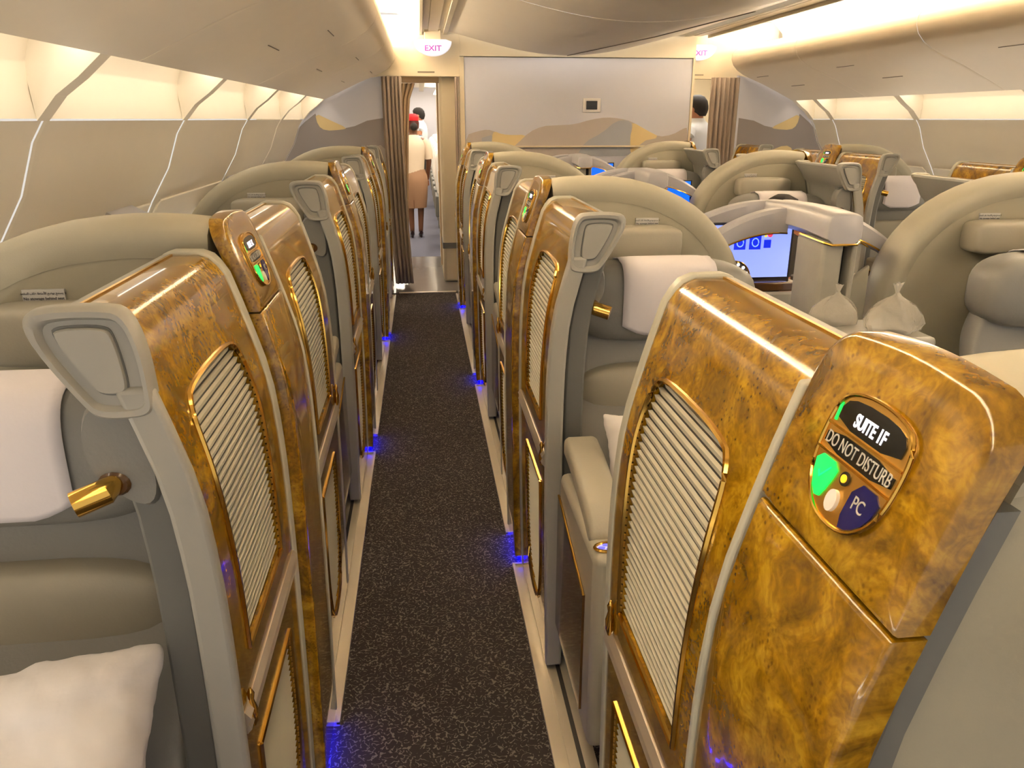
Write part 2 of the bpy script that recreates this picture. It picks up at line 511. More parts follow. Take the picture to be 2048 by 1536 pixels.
CAP = [(o + .002, z - .017) for o, z in chaikin([(.036, 1.225), (.040, 1.30), (.055, 1.348), (.085, 1.353), (.145, 1.353), (.178, 1.345), (.172, 1.305), (.122, 1.222), (.105, 1.205), (.06, 1.205), (.04, 1.21)], 2)]
INS = chaikin([(.066, 1.250), (.074, 1.315), (.084, 1.326), (.135, 1.326), (.146, 1.318), (.108, 1.250), (.098, 1.240), (.073, 1.240)], 2)
INS = [(o + .002, z - .017) for o, z in INS]
def scale_poly(P, k):
    cx, cz = sum(p[0] for p in P) / len(P), sum(p[1] for p in P) / len(P)
    return [(cx + (a - cx) * k, cz + (b - cz) * k) for a, b in P]

def build_door(sg, single):
    root = empty('suite_door')
    q0 = .113 if sg < 0 else .058
    s0, s1, sc = -.640 + q0, -.055, (-.310 if sg < 0 else -.352)
    wood_panel(root, s0, s1, sc, sg)
    louvre(root, UP, sc, sg, .0135, single, 'louvre_frame')
    louvre(root, LO, sc, sg, .0135, single == 2, 'lower_louvre_frame')
    sash(s0, s1, sg, root)
    mk('rear_frame', *hook(s1, s1 + .038, sg), 'grey_light', root, bevel=.004)
    mk('front_frame', *band(-.660 + q0, s0, sg, -.003, .045, .02, 1.23), 'grey_plastic', root, bevel=.008, seg=3)
    mk('track_post', *band(-.618 + q0, -.57 + q0, sg, .053, .105, .02, 1.21), 'grey_dark', root, bevel=.006)
    mk('track_post', *band(-.600 + q0, -.57 + q0, sg, .045, .056, .0, 1.20), 'black', root)
    mk('foot_bracket', *box(sg * .05 if sg > 0 else -.085, .085 if sg > 0 else -.05, -.635 + q0, -.60 + q0, .06, .14), 'grey_plastic', root, bevel=.004)
    # end cap with a sunken front and a separate inset lid
    rings = [[(sg * o, s + q0, z) for o, z in scale_poly(CAP, k)] for s, k in ((-.636, 1.0), (-.648, 1.0), (-.658, .985), (-.663, .93), (-.662, .83), (-.652, .76))]
    cap = mk('end_cap', *loft(rings), 'grey_plastic', root, ang=50)
    rings = [[(sg * o, s + q0, z) for o, z in scale_poly(INS, k)] for s, k in ((-.650, 1.07), (-.6535, 1.07))]
    mk('cap_gap', *loft(rings), 'grey_dark', cap)
    rings = [[(sg * o, s + q0, z) for o, z in scale_poly(INS, k)] for s, k in ((-.650, 1.0), (-.657, 1.0), (-.659, .96))]
    mk('cap_lid', *loft(rings), 'grey_plastic', cap)
    # pull latch
    d = dprof(.66)
    q = [(sg * (d - .006), -.612 + q0, z) for z in (.722, .712, .700, .684, .664, .652)]
    mk('latch', *tube(q, [.002, .006, .004, .008, .007, .003], 10), 'gold', root)
    # reading lamp pod on the room side
    P = chaikin([(.075, 1.205), (.135, 1.205), (.155, 1.16), (.150, 1.10), (.095, 1.045), (.062, 1.05), (.06, 1.12)], 2)
    pod = mk('lamp_pod', *loft([[(sg * o, s, z) for o, z in scale_poly(P, k)] for s, k in ((-.458, .92), (-.465, 1.0), (-.505, 1.0), (-.515, .92))]), 'leather', root, ang=50)
    # sunken gold bezel with swivel lamp, facing up the cabin and down
    bez = [[(sg * (.118 + .022 * math.cos(t)), -.5155, 1.085 + .018 * math.sin(t)) for t in [k * math.pi / 8 for k in range(16)]], [(sg * (.118 + .018 * math.cos(t)), -.519, 1.085 + .015 * math.sin(t)) for t in [k * math.pi / 8 for k in range(16)]]]
    mk('lamp_bezel', *loft(bez), 'walnut', pod)
    mk('lamp_head', *tube([(sg * .116, -.512, 1.088), (sg * .124, -.530, 1.082), (sg * .160, -.546, 1.072)], [.012, .018, .018], 24), 'gold', pod)
    return root

def build_side(sg, single):
    root = empty('suite_side_panel')
    s0, s1, sc = (.238, .85, .565) if sg < 0 else (.238, .700, .485)
    wood_panel(root, s0, s1, sc, sg)
    louvre(root, UP, sc, sg, .0135, single, 'louvre_frame')
    louvre(root, LO, sc, sg, .0135, single == 2, 'lower_louvre_frame')
    sash(s0, s1, sg, root)
    mk('edge_frame', *hook(s1, s1 + .026, sg), 'grey_light', root, bevel=.004)
    d = dprof(.70)
    q = [(sg * (d - .006), s1 - .03, z) for z in (.765, .755, .743, .727, .707, .695)]
    mk('latch', *tube(q, [.002, .006, .004, .008, .007, .003], 10), 'gold', root)
    return root

# ---- shell with sign column
ARCH = chaikin([(.092, 1.366), (.17, 1.375), (.28, 1.376), (.40, 1.360), (.505, 1.322), (.60, 1.266), (.675, 1.192), (.727, 1.11), (.752, 1.03), (.764, .88), (.768, .7), (.768, .30)], 1, False)
def profile_plate(outline, sg, o_out, thick, edge=.007):
    """solid plate whose front follows the door profile; outline is a closed (s,z) loop"""
    cs = sum(p[0] for p in outline) / len(outline)
    cz = (min(p[1] for p in outline) + max(p[1] for p in outline)) / 2
    w_ = max(abs(p[0] - cs) for p in outline); h_ = max(abs(p[1] - cz) for p in outline)
    def ring(ins, o):
        kx, kz = 1 - ins / w_, 1 - ins / h_
        return [(sg * (dprof(cz + (z - cz) * kz) + o), cs + (s - cs) * kx, cz + (z - cz) * kz) for s, z in outline]
    rings = [ring(0, o_out + thick), ring(0, o_out + edge), ring(edge * .3, o_out + edge * .3), ring(edge, o_out)]
    for q in (.75, .5, .25, .02):
        rings.append([(sg * (dprof(cz + (z - cz) * q) + o_out), cs + (s - cs) * q, cz + (z - cz) * q) for s, z in [(cs + (p[0] - cs) * (1 - edge / w_), cz + (p[1] - cz) * (1 - edge / h_)) for p in outline]])
    return loft(rings)

def rect_loop(s0, s1, z0, z1, r_top=0.0, nz=24):
    L = [(s0 + (s1 - s0) * i / 6, z0) for i in range(6)]
    L += [(s1, z0 + (z1 - r_top - z0) * i / nz) for i in range(nz)]
    if r_top:
        L += [(s1 - r_top + r_top * math.cos(t), z1 - r_top + r_top * math.sin(t)) for t in [math.pi / 2 * k / 8 for k in range(8)]]
        L += [(s1 - r_top - (s1 - s0 - 2 * r_top) * i / 6, z1 + .004 * math.sin(math.pi * i / 6)) for i in range(6)]
        L += [(s0 + r_top - r_top * math.sin(t), z1 - r_top + r_top * math.cos(t)) for t in [math.pi / 2 * k / 8 for k in range(8)]]
    else:
        L += [(s1 - (s1 - s0) * i / 6, z1) for i in range(6)]
    L += [(s0, z1 - r_top - (z1 - r_top - z0) * i / nz) for i in range(nz)]
    return L

SGP = -.024
def sign_frame(sg):
    z0, s0 = 1.281, .106
    o = dprof(z0) + SGP
    t = (dprof(z0 + .04) - dprof(z0 - .04)) / .08
    up = Vector((sg * t, 0, 1)).normalized()
    right = Vector((0, -sg, 0))
    nrm = right.cross(up).normalized()      # towards the aisle
    return Vector((sg * o, s0, z0)), right, up, nrm

def sp(sg, a, b, h):
    o, r, u, n = sign_frame(sg)
    return tuple(o + r * a + u * b + n * h)

def plate(parent, name, poly, material, sg, h0, h1):
    V, F = loft([[sp(sg, a, b, h0) for a, b in poly], [sp(sg, a, b, h1) for a, b in poly]])
    return mk(name, V, F, material, parent, ang=30)

def build_shell(sg):
    root = empty('suite_shell')
    # rolled rim swept along the arch
    sec = [(.075, .018), (.05, .006), (.022, .002), (.006, .018), (0, .045), (0, .105), (.008, .135), (.03, .150), (.075, .150)]
    P = ARCH
    rings, inner, back = [], [], []
    for i, (o, z) in enumerate(P):
        a, b = P[max(0, i - 1)], P[min(len(P) - 1, i + 1)]
        t = Vector((b[0] - a[0], b[1] - a[1])).normalized()
        n = Vector((t.y, -t.x))
        if n.dot(Vector((.4, .7)) - Vector((o, z))) < 0: n = -n
        rings.append([(sg * (o + n.x * k), s, z + n.y * k) for k, s in sec])
    rim = mk('rim', *loft(rings, False, False, False), 'shell', root, ang=60)
    mk('rim_end', rings[0], [tuple(range(len(sec)))], 'shell', root, smooth=False)
    lo = [r[0] for r in rings]; hi = [r[-1] for r in rings]
    edge = [(sg * (dprof(z) + .033), z) for z in (.30, .6, .9, 1.05, 1.15, 1.22, 1.28, 1.32)]
    face = [(x, .020, z) for x, y, z in lo] + [(x, .020, z) for x, z in edge]
    mk('shell_face', face, [tuple(range(len(face)))], 'shell_face', root, smooth=False)
    bk = [(x, .150, z) for x, y, z in hi] + [(x, .150, z) for x, z in edge]
    mk('shell_back', bk, [tuple(range(len(bk)))], 'shell_face', root, smooth=False)
    mk('shell_base', *box(min(sg * .055, sg * .768), max(sg * .055, sg * .768), .02, .15, .0, .30), 'grey_dark', root)
    mk('edge_groove', *band(.002, .05, sg, .006, .034, .02, 1.29), 'grey_dark', root)
    V, F = loft([[(sg * (dprof(z) + .033), .012, z) for z in (.30, .6, .9, 1.05, 1.15, 1.22, 1.28, 1.32)], [(sg * (dprof(z) + .033), .150, z) for z in (.30, .6, .9, 1.05, 1.15, 1.22, 1.28, 1.32)]], False, False, False)
    mk('shell_side', V, F, 'shell_face', root)
    # bolster
    mk('bolster', *sell((sg * .350, -.025, 1.172), (.158, .055, .055), .35, .3, 32, 12), 'leather_light', root)
    # sign column
    col = mk('sign_panel', *profile_plate(rect_loop(-.006, .224, 1.197, 1.372, .045), sg, SGP, .030, .005), 'burl', root, ang=50)
    mk('lower_column', *profile_plate(rect_loop(-.006, .222, .03, 1.193), sg, SGP, .030, .005), 'burl', root, ang=50)
    mk('seam_strip', *band(.225, .2375, sg, -.026, .02, .03, 1.312), 'grey_light', root, bevel=.004, seg=3)
    # crest with lamps and lettering
    crest = chaikin([(-.047, .046), (-.02, .054), (.02, .054), (.047, .046), (.056, .030), (.056, -.008), (.047, -.036), (.022, -.056), (-.022, -.056), (-.047, -.036), (-.056, -.008), (-.056, .030)], 2)
    cp = plate(root, 'sign_crest', crest, 'gold_soft', sg, -.002, .0025)
    mk('crest_rim', *tube([sp(sg, a, b, .003) for a, b in crest], .0018, 6, True), 'gold', cp)
    plate(cp, 'suite_window', chaikin([(-.045, .020), (.045, .020), (.046, .040), (.025, .047), (-.025, .047), (-.046, .040)], 1), 'black_gloss', sg, .002, .0036)
    plate(cp, 'status_light', [(-.0500, .021), (-.0472, .021), (-.0478, .038), (-.0505, .034)], 'green_led', sg, .002, .0036)
    plate(cp, 'notice_window', chaikin([(-.050, -.003), (.050, -.003), (.050, .0145), (-.050, .0145)], 1), 'black_gloss', sg, .002, .0036)
    for b in (.0175, -.0055):
        plate(cp, 'divider_bar', [(-.054, b - .0011), (.054, b - .0011), (.054, b + .0011), (-.054, b + .0011)], 'gold', sg, .002, .0045)
    plate(cp, 'green_button', chaikin([(-.050, -.009), (-.014, -.009), (-.018, -.030), (-.026, -.047), (-.042, -.035)], 1), 'green_led', sg, .002, .0042)
    plate(cp, 'check_mark', [(-.038, -.024), (-.0365, -.0225), (-.0335, -.0265), (-.0235, -.0145), (-.0222, -.0155), (-.0335, -.029)], 'green_line', sg, .0042, .0047)
    plate(cp, 'navy_button', chaikin([(.014, -.009), (.050, -.009), (.045, -.033), (.028, -.049), (.012, -.052)], 1), 'navy', sg, .002, .0042)
    C = [(math.cos(k * math.pi / 10), math.sin(k * math.pi / 10)) for k in range(20)]
    plate(cp, 'lamp_ring', [(-.002 + .0062 * c, -.0155 + .0062 * s) for c, s in C], 'black', sg, .002, .0040)
    plate(cp, 'amber_lamp', [(-.002 + .0036 * c, -.0155 + .0036 * s) for c, s in C], 'amber_led', sg, .002, .0050)
    plate(cp, 'oval_button', [(-.004 + .0074 * c, -.037 + .0098 * s) for c, s in C], 'button_white', sg, .002, .0060)
    o, r, u, n = sign_frame(sg)
    text_mesh('notice_text', 'DO NOT DISTURB', .0162, 'print_grey', cp, (sp(sg, 0, .0058, .0039), r, u), sx=.72)
    text_mesh('call_text', 'PC', .0165, 'print_grey', cp, (sp(sg, .028, -.026, .0045), r, u), sx=.8)
    # stowage placard
    pl = mk('placard', *box(min(sg * .372, sg * .448), max(sg * .372, sg * .448), .0150, .021, 1.222, 1.246), 'placard', root)
    rt = (1, 0, 0)
    text_mesh('placard_text', 'No stowage behind seat', .0075, 'print_dark', pl, ((sg * .41, .0146, 1.2285), rt, (0, 0, 1)), bold=.00012)
    words = ['\uFEFB', '\uFEF3\uFEB4\uFEE4\uFEA2', '\uFE91\uFEEE\uFEBF\uFECA', '\uFE8D\uFEF7\uFEE3\uFE98\uFECC\uFE94', '\uFEA7\uFEE0\uFED2', '\uFE8D\uFEDF\uFEE4\uFED8\uFECC\uFEAA']
    text_mesh('placard_text', ' '.join(words)[::-1], .0060, 'print_dark', pl, ((sg * .41, .0146, 1.2385), rt, (0, 0, 1)), bold=.00008)
    return root

def build_seat(sg):
    root = empty('suite_armchair')
    X = lambda o: sg * o
    # backrest: soft slab leaning back
    rings = []
    for i in range(13):
        t = i / 12
        z = .40 + .62 * t
        s = -.46 + .22 * t - .03 * math.sin(math.pi * t * 2)
        wd = .265 + .015 * math.sin(math.pi * t) - (.05 * max(0, t - .8) / .2)
        th = .065
        ring = []
        for k in range(24):
            a = 2 * math.pi * k / 24
            c, sn = math.cos(a), math.sin(a)
            ring.append((X(.375) + wd * math.copysign(abs(c) ** .45, c), s + th * math.copysign(abs(sn) ** .6, sn) + (.03 * (abs(c) ** 3) * -1), z))
        rings.append(ring)
    mk('backrest', *loft(rings), 'leather', root, ang=70, sub=1)
    mk('lumbar_pad', *sell((X(.375), -.345, .790), (.255, .045, .080), .6, .5), 'leather_light', root)
    # headrest
    hc, hh = (X(.375), -.290, 1.048), (.272, .085, .118)
    mk('headrest', *sell(hc, hh, .62, .42, 36, 20), 'leather', root)
    # antimacassar draped over it
    spf = lambda x, e: math.copysign(abs(x) ** e, x)
    def surf(a, th):
        ph = th
        q = min(1, abs(a) / hh[0])
        cs = spf(math.cos(ph), .62)
        # point with x offset a
        ct = min(.999, (abs(a) / (hh[0] * max(.05, abs(cs))))) ** (1 / .42)
        st = math.sqrt(max(0, 1 - ct * ct))
        return (hc[0] + a, hc[1] - (hh[1] * abs(cs) * st ** .42 + .004) * (1 if math.cos(ph) >= 0 else -1), hc[2] + (hh[2] + .004) * spf(math.sin(ph), .62))
    rows = []
    for i in range(23):
        th = -.62 + (math.pi - .55 + .62) * i / 22
        row = []
        for j in range(13):
            a = -.136 + .272 * j / 12
            e = abs(j - 6) / 6
            t2 = th + (.32 * max(0, e - .55) / .45) ** 1.0 * (1 if i < 6 else 0) * (6 - i) / 6
            row.append(surf(a, t2))
        rows.append(row)
    V, F = loft(rows, False, False, False)
    cv = mk('headrest_cover', V, F, 'white_cloth', root, ang=80)
    md = cv.modifiers.new('thick', 'SOLIDIFY'); md.thickness = .002; md.offset = 1
    mk('cushion', *sell((X(.375), -.78, .44), (.27, .30, .075), .4, .35, 32, 12), 'leather', root)
    mk('seat_base', *box(min(X(.14), X(.66)), max(X(.14), X(.66)), -1.02, -.40, .0, .38), 'grey_dark', root, bevel=.02)
    # armrest on the aisle side
    prof = [(-.64, .772), (-.72, .764), (-.80, .748), (-.90, .722), (-.96, .700), (-.98, .675)]
    rings = []
    for s, z in prof:
        rings.append([(X(.028), s, z - .05), (X(.028), s, z - .008), (X(.040), s, z), (X(.105), s, z), (X(.118), s, z - .01), (X(.118), s, z - .05)])
    arm = mk('armrest', *box(min(X(.022), X(.112)), max(X(.022), X(.112)), -1.06, -.625, .15, .665), 'leather_light', root, bevel=.02, seg=3)
    mk('arm_pad', *loft(rings), 'leather_light', arm, bevel=.008, seg=3, ang=60)
    mk('arm_trim', *loft([[(X(.016), s, z), (X(.024), s, z), (X(.024), s, z2), (X(.016), s, z2)] for s, z, z2 in ((-.64, .60, .2), (-.98, .52, .2))]), 'walnut', arm)
    mk('arm_trim_line', *tube([(X(.018), -.64, .602), (X(.018), -.98, .522)], .003, 6), 'gold', arm)
    mk('arm_footing', *box(min(X(.05), X(.105)), max(X(.05), X(.105)), -1.072, -1.058, .16, .38), 'grey_dark', arm, bevel=.008)
    C = [(math.cos(k * math.pi / 12), math.sin(k * math.pi / 12)) for k in range(24)]
    V, F = loft([[(X(.060) + .028 * c, -1.020 + .017 * s2, z) for c, s2 in C] for z in (.664, .668)])
    ctl = mk('seat_control', V, F, 'control_pale', arm)
    mk('control_ring', *tube([(X(.060) + .029 * c, -1.020 + .018 * s2, .668) for c, s2 in C], .004, 6, True), 'gold', ctl)
    for dx, dy in ((-.016, -.003), (.016, .003), (.003, -.008), (-.003, .008)):
        V, F = loft([[(X(.060) + dx * .9 + .008 * c, -1.020 + dy + .0045 * s2, z) for c, s2 in C[::2]] for z in (.667, .670)])
        mk('control_key', V, F, 'control_blue', ctl)
    # second armrest at the console side
    mk('inner_armrest', *box(min(X(.69), X(.78)), max(X(.69), X(.78)), -1.0, -.40, .1, .62), 'leather_light', root, bevel=.03, seg=3)
    return root

# column -> (x of door plane, sign)
COLS = {'K': (-BL, -1), 'F': (BR, 1), 'E': (2 * XC - BR, -1), 'A': (2 * XC + BL, 1)}
WHERE = {'K': 'window side, carpeted aisle', 'F': 'centre block, carpeted aisle',
         'E': "centre block, man's aisle", 'A': "window side, man's aisle"}
ROWN = {1: 'row nearest dune mural', 2: 'second row from dune mural', 3: 'third row from dune mural', 4: 'fourth row from dune mural'}
SUITES = []
for k in range(4):
    SUITES.append(('F', YF + PITCHY * k, 4 - k, k + 1))
    if k: SUITES.append(('E', YF + PITCHY * k, 4 - k, k + 1))
    SUITES.append(('K', YK + PITCHY * k, 4 - k, k + 1))
    if k: SUITES.append(('A', YK + PITCHY * k, 4 - k, k + 1))

# ================================================================== room
def zr(y, wgt): return 0.0
YB = 8.0
Y0 = -1.6
XB = 1.435            # mirror axis of bins and side walls
# floor
fl = structure(mk('floor', *box(-1.75, 4.55, Y0, 7.62, -.05, 0), 'carpet', smooth=False), 'dark grey carpet with short pale curved flecks')
vf = structure(mk('trim_1', *box(-.9, 3.9, 7.62, 9.75, -.05, .001), 'vinyl', smooth=False), 'shiny grey vinyl floor beyond the doorway')
structure(mk('trim_2', *box(-.26, .30, 7.60, 7.64, 0, .006), 'rail', smooth=False), 'pale metal strip where carpet meets vinyl')
n = 3
# side walls, overhead bins
def mirror(x, right): return 2 * XB - x if right else x
DIV = {False: [-.4, 1.1, 2.56, 4.02, 5.45, 6.75, 7.98], True: [.6, 2.0, 3.4, 4.8, 6.2, 7.55, 7.98]}
KX, KZ = -1.10, 1.645      # kink of the sidewall at y=7.95
EX, EZ = -.885, 1.825      # bin lower edge
for right in (False, True):
    nm = 'right' if right else 'left'
    wl = empty('wall_' + nm, (0, 0, 0)); structure(wl, 'cream curved cabin side wall of lit panels')
    mx = lambda x: mirror(x, right)
    D = DIV[right]
    # lower wall skin
    sec = [(KX, KZ, 1), (KX - .04, KZ - .06, 1), (-1.20, 1.43, .8), (-1.30, 1.27, .5), (-1.40, 1.08, .2), (-1.53, .75, 0), (-1.62, .35, 0), (-1.66, 0, 0)]
    for i in range(len(D) - 1):
        ya, yb = D[i] + .012, D[i + 1] - .012
        V, F = loft([[(mx(x), y, z + zr(y, g)) for x, z, g in sec] for y in (ya, (ya + yb) / 2, yb)], False, False, False)
        p = mk('lower_wall_panel', V, F, 'wall_panel', wl, ang=60)
        V, F = loft([[(mx(x + .006 * 1), y, z + zr(y, g)) for x, z, g in sec] for y in (yb, yb + .024)], False, False, False)
        mk('panel_seam', V, F, 'seam', wl, ang=60)
        # shade-track moulding line
        zl = lambda t: 1.17 + .16 * t
        pth = [(ya + .06, 1.12), (ya + .07, 1.24)] + [(ya + .10 + (yb - ya - .14) * t, 1.265) for t in (0, .25, .5, .75, 1)]
        def wx(z):
            for (xa, za, _), (xb, zb, _) in zip(sec, sec[1:]):
                if zb <= z <= za: return xa + (xb - xa) * (za - z) / (za - zb)
            return sec[-1][0]
        V, F = tube([(mx(wx(z) + .006), y, z + zr(y, .5)) for y, z in pth], .007, 6)
        mk('moulding_line', V, F, 'seam', wl)
        # scooped upper panel
        up = [(KX + .012, KZ + .006, 1), (KX + .01, KZ + .02, 1), (KX + .004, KZ + .08, 1), (KX + .01, KZ + .16, 1), (KX + .03, KZ + .22, 1), (KX + .06, KZ + .26, 1)]
        V, F = loft([[(mx(x), y, z + zr(y, g)) for x, z, g in up] for y in (ya, yb)], False, False, False)
        mk('upper_wall_panel', V, F, 'wall_panel', wl, ang=60)
        # rib between panels, deep at the bin and vanishing at the kink
        rib = lambda y: [(mx(KX + .012), y, KZ + zr(y, 1)), (mx(KX + .075), y, KZ + .07 + zr(y, 1)), (mx(KX + .145), y, KZ + .12 + zr(y, 1)), (mx(EX), y, EZ + zr(y, 1)), (mx(EX - .12), y, EZ + .08 + zr(y, 1)), (mx(KX), y, KZ + .2 + zr(y, 1))]
        mk('wall_rib', *loft([rib(yb - .055), rib(yb + .024)]), 'wall_panel', wl, smooth=False)
        lamp = [(mx(EX - .022), EZ + .045), (mx(EX - .085), EZ + .055), (mx(EX - .085), EZ + .065), (mx(EX - .022), EZ + .06)]
        V, F = loft([[(x, y, z + zr(y, 1)) for x, z in lamp] for y in (ya + .02, yb - .07)])
        mk('wash_light', V, F, 'wash_lamp', wl, smooth=False)
    V, F = loft([[(mx(x), y, z) for x, z in ((-1.44, .76), (-1.50, .78), (-1.50, .74), (-1.44, .74))] for y in (Y0, 7.9)])
    mk('ledge_fill', V, F, 'ledge_fill_glow', wl, smooth=False)  # added fill strip hidden behind the shells, brightens side wall and locker underside
    ledge = [(KX + .014, KZ + .008), (KX + .02, KZ - .002), (KX + .004, KZ - .012)]
    # overhead bin: run of sections
    bsec = [(EX - .012, EZ + .10, 1), (EX - .008, EZ + .012, 1), (EX, EZ, 1), (EX + .02, EZ + .006, 1), (-.695, 1.911, .7), (-.56, 1.972, .45), (-.474, 2.006, .3), (-.40, 2.034, .2), (-.33, 2.066, .1), (-.27, 2.103, 0), (-.225, 2.15, 0), (-.203, 2.20, 0), (-.208, 2.25, 0), (-.235, 2.285, 0), (-.28, 2.305, 0), (-.36, 2.315, 0), (-.70, 2.315, 0)]
    if right:
        bs = [Y0, 1.0, 3.0, 4.95, 6.6, 7.98]
    else:
        bs = [Y0, .9, 2.8, 4.7, 6.05, 7.98]
    bn = tag(empty('overhead_bin', (0, 0, 0)), 'cream overhead locker run above the %s, pale curved underside' % ("man's aisle" if right else 'carpeted aisle'), 'locker', 'overhead locker runs')
    bn.location = (mx(-.5), 0, 2.0)
    off = Vector(bn.location)
    for i in range(len(bs) - 1):
        ya, yb = bs[i] + .002, bs[i + 1] - .002
        ys = [ya, ya + .004, ya + .03, yb - .03, yb - .004, yb]
        ins = [.003, 0, 0, 0, 0, .003]
        V, F = loft([[(mx(x) - off.x, y, z + zr(y, g) + (e if j > 3 else 0) - off.z) for j, (x, z, g) in enumerate(bsec)] for y, e in zip(ys, ins)], False, False, False)
        sgm = mk('bin_section', V, F, 'cream_bin', bn, ang=60)
        ym = ya + (yb - ya) * .45
        for yy, xx, zz, g_ in ((ym, -.62, 1.944, .58), (ym + .30, -.40, 2.034, .2)):
            V, F = tube([(mx(xx) - off.x, yy, zz - off.z + zr(yy, g_)), (mx(xx) - off.x, yy + .26, zz - off.z)], .0028, 5)
            mk('latch_slot', V, F, 'seam_dark', sgm)
    # aisle ceiling cove above the bin
    cs = [(-.72, 2.316), (-.70, 2.44), (-.60, 2.54), (-.40, 2.585), (-.18, 2.575), (-.05, 2.52), (.035, 2.45)]
    V, F = loft([[(mx(x), y, z) for x, z in cs] for y in (Y0, 3, 7.98)], False, False, False)
    cc = structure(mk('ceiling_' + ('b' if right else 'a'), V, F, 'ceiling_paint', ang=60), 'cream coved ceiling lit over the aisle')
    cc.name = 'ceiling'
    for yy in (1.0, 2.9, 4.8, 6.4, 7.3):
        V, F = tube([(mx(x) , yy, z - .003) for x, z in cs[2:]], .008, 5)
        mk('ceiling_batten', V, F, 'cream', cc)
    V, F = box(min(mx(-.52), mx(-.44)), max(mx(-.52), mx(-.44)), Y0, 7.9, 2.33, 2.345)
    tag(mk('cove_light', V, F, 'cove_lamp', smooth=False), 'hidden warm cove lamp strip on the locker above the %s' % ("man's aisle" if right else 'carpeted aisle'), 'lamp', 'cove lamps')
    # service strip in the ceiling
    st = structure(empty('trim_%d' % n, (0, 0, 0)), 'ribbed cream service channel in the aisle ceiling'); n += 1
    xs = .03
    for x0, x1, z0 in ((.03, .055, 2.395), (.055, .11, 2.42), (.11, .20, 2.41), (.20, .25, 2.42), (.25, .29, 2.40)):
        mk('channel_strip', *box(min(mx(x0), mx(x1)) , max(mx(x0), mx(x1)) - .003, Y0, 7.98, z0, z0 + .06), 'cream', st, smooth=False)
# belly of the middle ceiling
bel = []
for i in range(25):
    t = i / 24
    x = .29 + (2.54 - .29) * t
    bel.append((x, 2.418 - .195 * (math.sin(math.pi * t)) ** 1.1))
for i, (ya, yb) in enumerate(((Y0, 2.2), (2.2, 5.2), (5.2, 7.9))):
    V, F = loft([[(x, y, z) for x, z in bel] for y in (ya + .004, yb - .004)], False, False, False)
    o = structure(mk('ceiling', V, F, 'ceiling_paint', ang=60), 'cream middle ceiling panel bellying down over the centre seats')
# seam on the belly
V, F = tube([(1.42, 7.9, 2.220), (1.55, 7.2, 2.221), (1.78, 6.2, 2.233), (2.05, 5.0, 2.268)], .004, 5)
structure(mk('trim_%d' % n, V, F, 'seam_dark'), 'thin dark seam across the middle ceiling'); n += 1

# ---- bulkheads
def outline_wall(name, poly, y0, y1, material, label):
    V, F = xz_prism(poly, y0, y1)
    return structure(mk(name, V, F, material, smooth=False), label)
cb = outline_wall('wall_back', [(.44, 0), (2.68, 0), (2.68, 2.205), (.44, 2.205)], YB - .03, YB + .3, 'mural', 'pale lilac-grey bulkhead printed with sand dunes')
hd = outline_wall('trim_%d' % n, [(.40, 2.212), (2.70, 2.212), (2.70, 2.56), (.40, 2.56)], YB - .045, YB + .6, 'cream', 'cream header above the dune bulkhead'); n += 1
for xa, xb in ((.395, .438), (2.682, 2.705)):
    outline_wall('trim_%d' % n, [(xa, 0), (xb, 0), (xb, 2.208), (xa, 2.208)], YB - .04, YB + .6, 'cream', 'cream vertical edge post of the dune bulkhead'); n += 1
def print_poly(name, poly, material, parent, y):
    V, F = xz_prism(poly, y, y + .004)
    return mk(name, V, F, material, parent, smooth=False)
yp = YB - .032
print_poly('dune_print', chaikin([(.445, 1.30), (.445, 1.50), (.55, 1.535), (.66, 1.555), (.74, 1.53), (.80, 1.50), (.80, 1.30)], 1), 'dune_grey', cb, yp)
print_poly('dune_print', [(.60, 1.30), (.72, 1.30), (.715, 1.48), (.69, 1.50), (.60, 1.475)], 'dune_blue', cb, yp - .001)
print_poly('dune_print', chaikin([(.70, 1.30), (.70, 1.49), (.72, 1.54), (.80, 1.508), (.92, 1.50), (1.02, 1.505), (1.10, 1.45), (1.10, 1.30)], 1), 'dune_yellow', cb, yp - .0015)
print_poly('dune_print', chaikin([(.80, 1.30), (.95, 1.42), (1.07, 1.53), (1.20, 1.585), (1.35, 1.592), (1.52, 1.60), (1.68, 1.645), (1.84, 1.667), (1.98, 1.655), (2.09, 1.63), (2.25, 1.54), (2.38, 1.48), (2.52, 1.50), (2.63, 1.56), (2.675, 1.57), (2.675, 1.30)], 1), 'dune_grey', cb, yp - .002)
print_poly('dune_print', chaikin([(1.55, 1.30), (1.62, 1.43), (1.80, 1.52), (1.93, 1.63), (2.05, 1.645), (2.10, 1.60), (2.09, 1.50), (2.12, 1.45), (2.2, 1.30)], 1), 'dune_blue', cb, yp - .0025)
print_poly('dune_print', chaikin([(2.10, 1.30), (2.085, 1.48), (2.105, 1.56), (2.10, 1.625), (2.25, 1.545), (2.40, 1.475), (2.20, 1.44), (2.15, 1.3)], 1), 'dune_yellow', cb, yp - .003)
structure(mk('trim_%d' % n, *box(.45, 2.67, YB - .06, YB - .03, 1.385, 1.40), 'cream', smooth=False), 'thin cream ledge along the dune bulkhead'); n += 1
# small wall monitor
mo = tag(empty('wall_monitor', (1.685, YB - .035, 1.778)), 'small black camera window in a pale frame on the dune bulkhead', 'monitor')
mk('monitor_frame', *box(-.088, .088, -.006, .004, -.065, .065), 'seat_white', mo, bevel=.004)
mk('monitor_glass', *box(-.055, .055, -.010, -.004, -.04, .04), 'black_gloss', mo, bevel=.003)
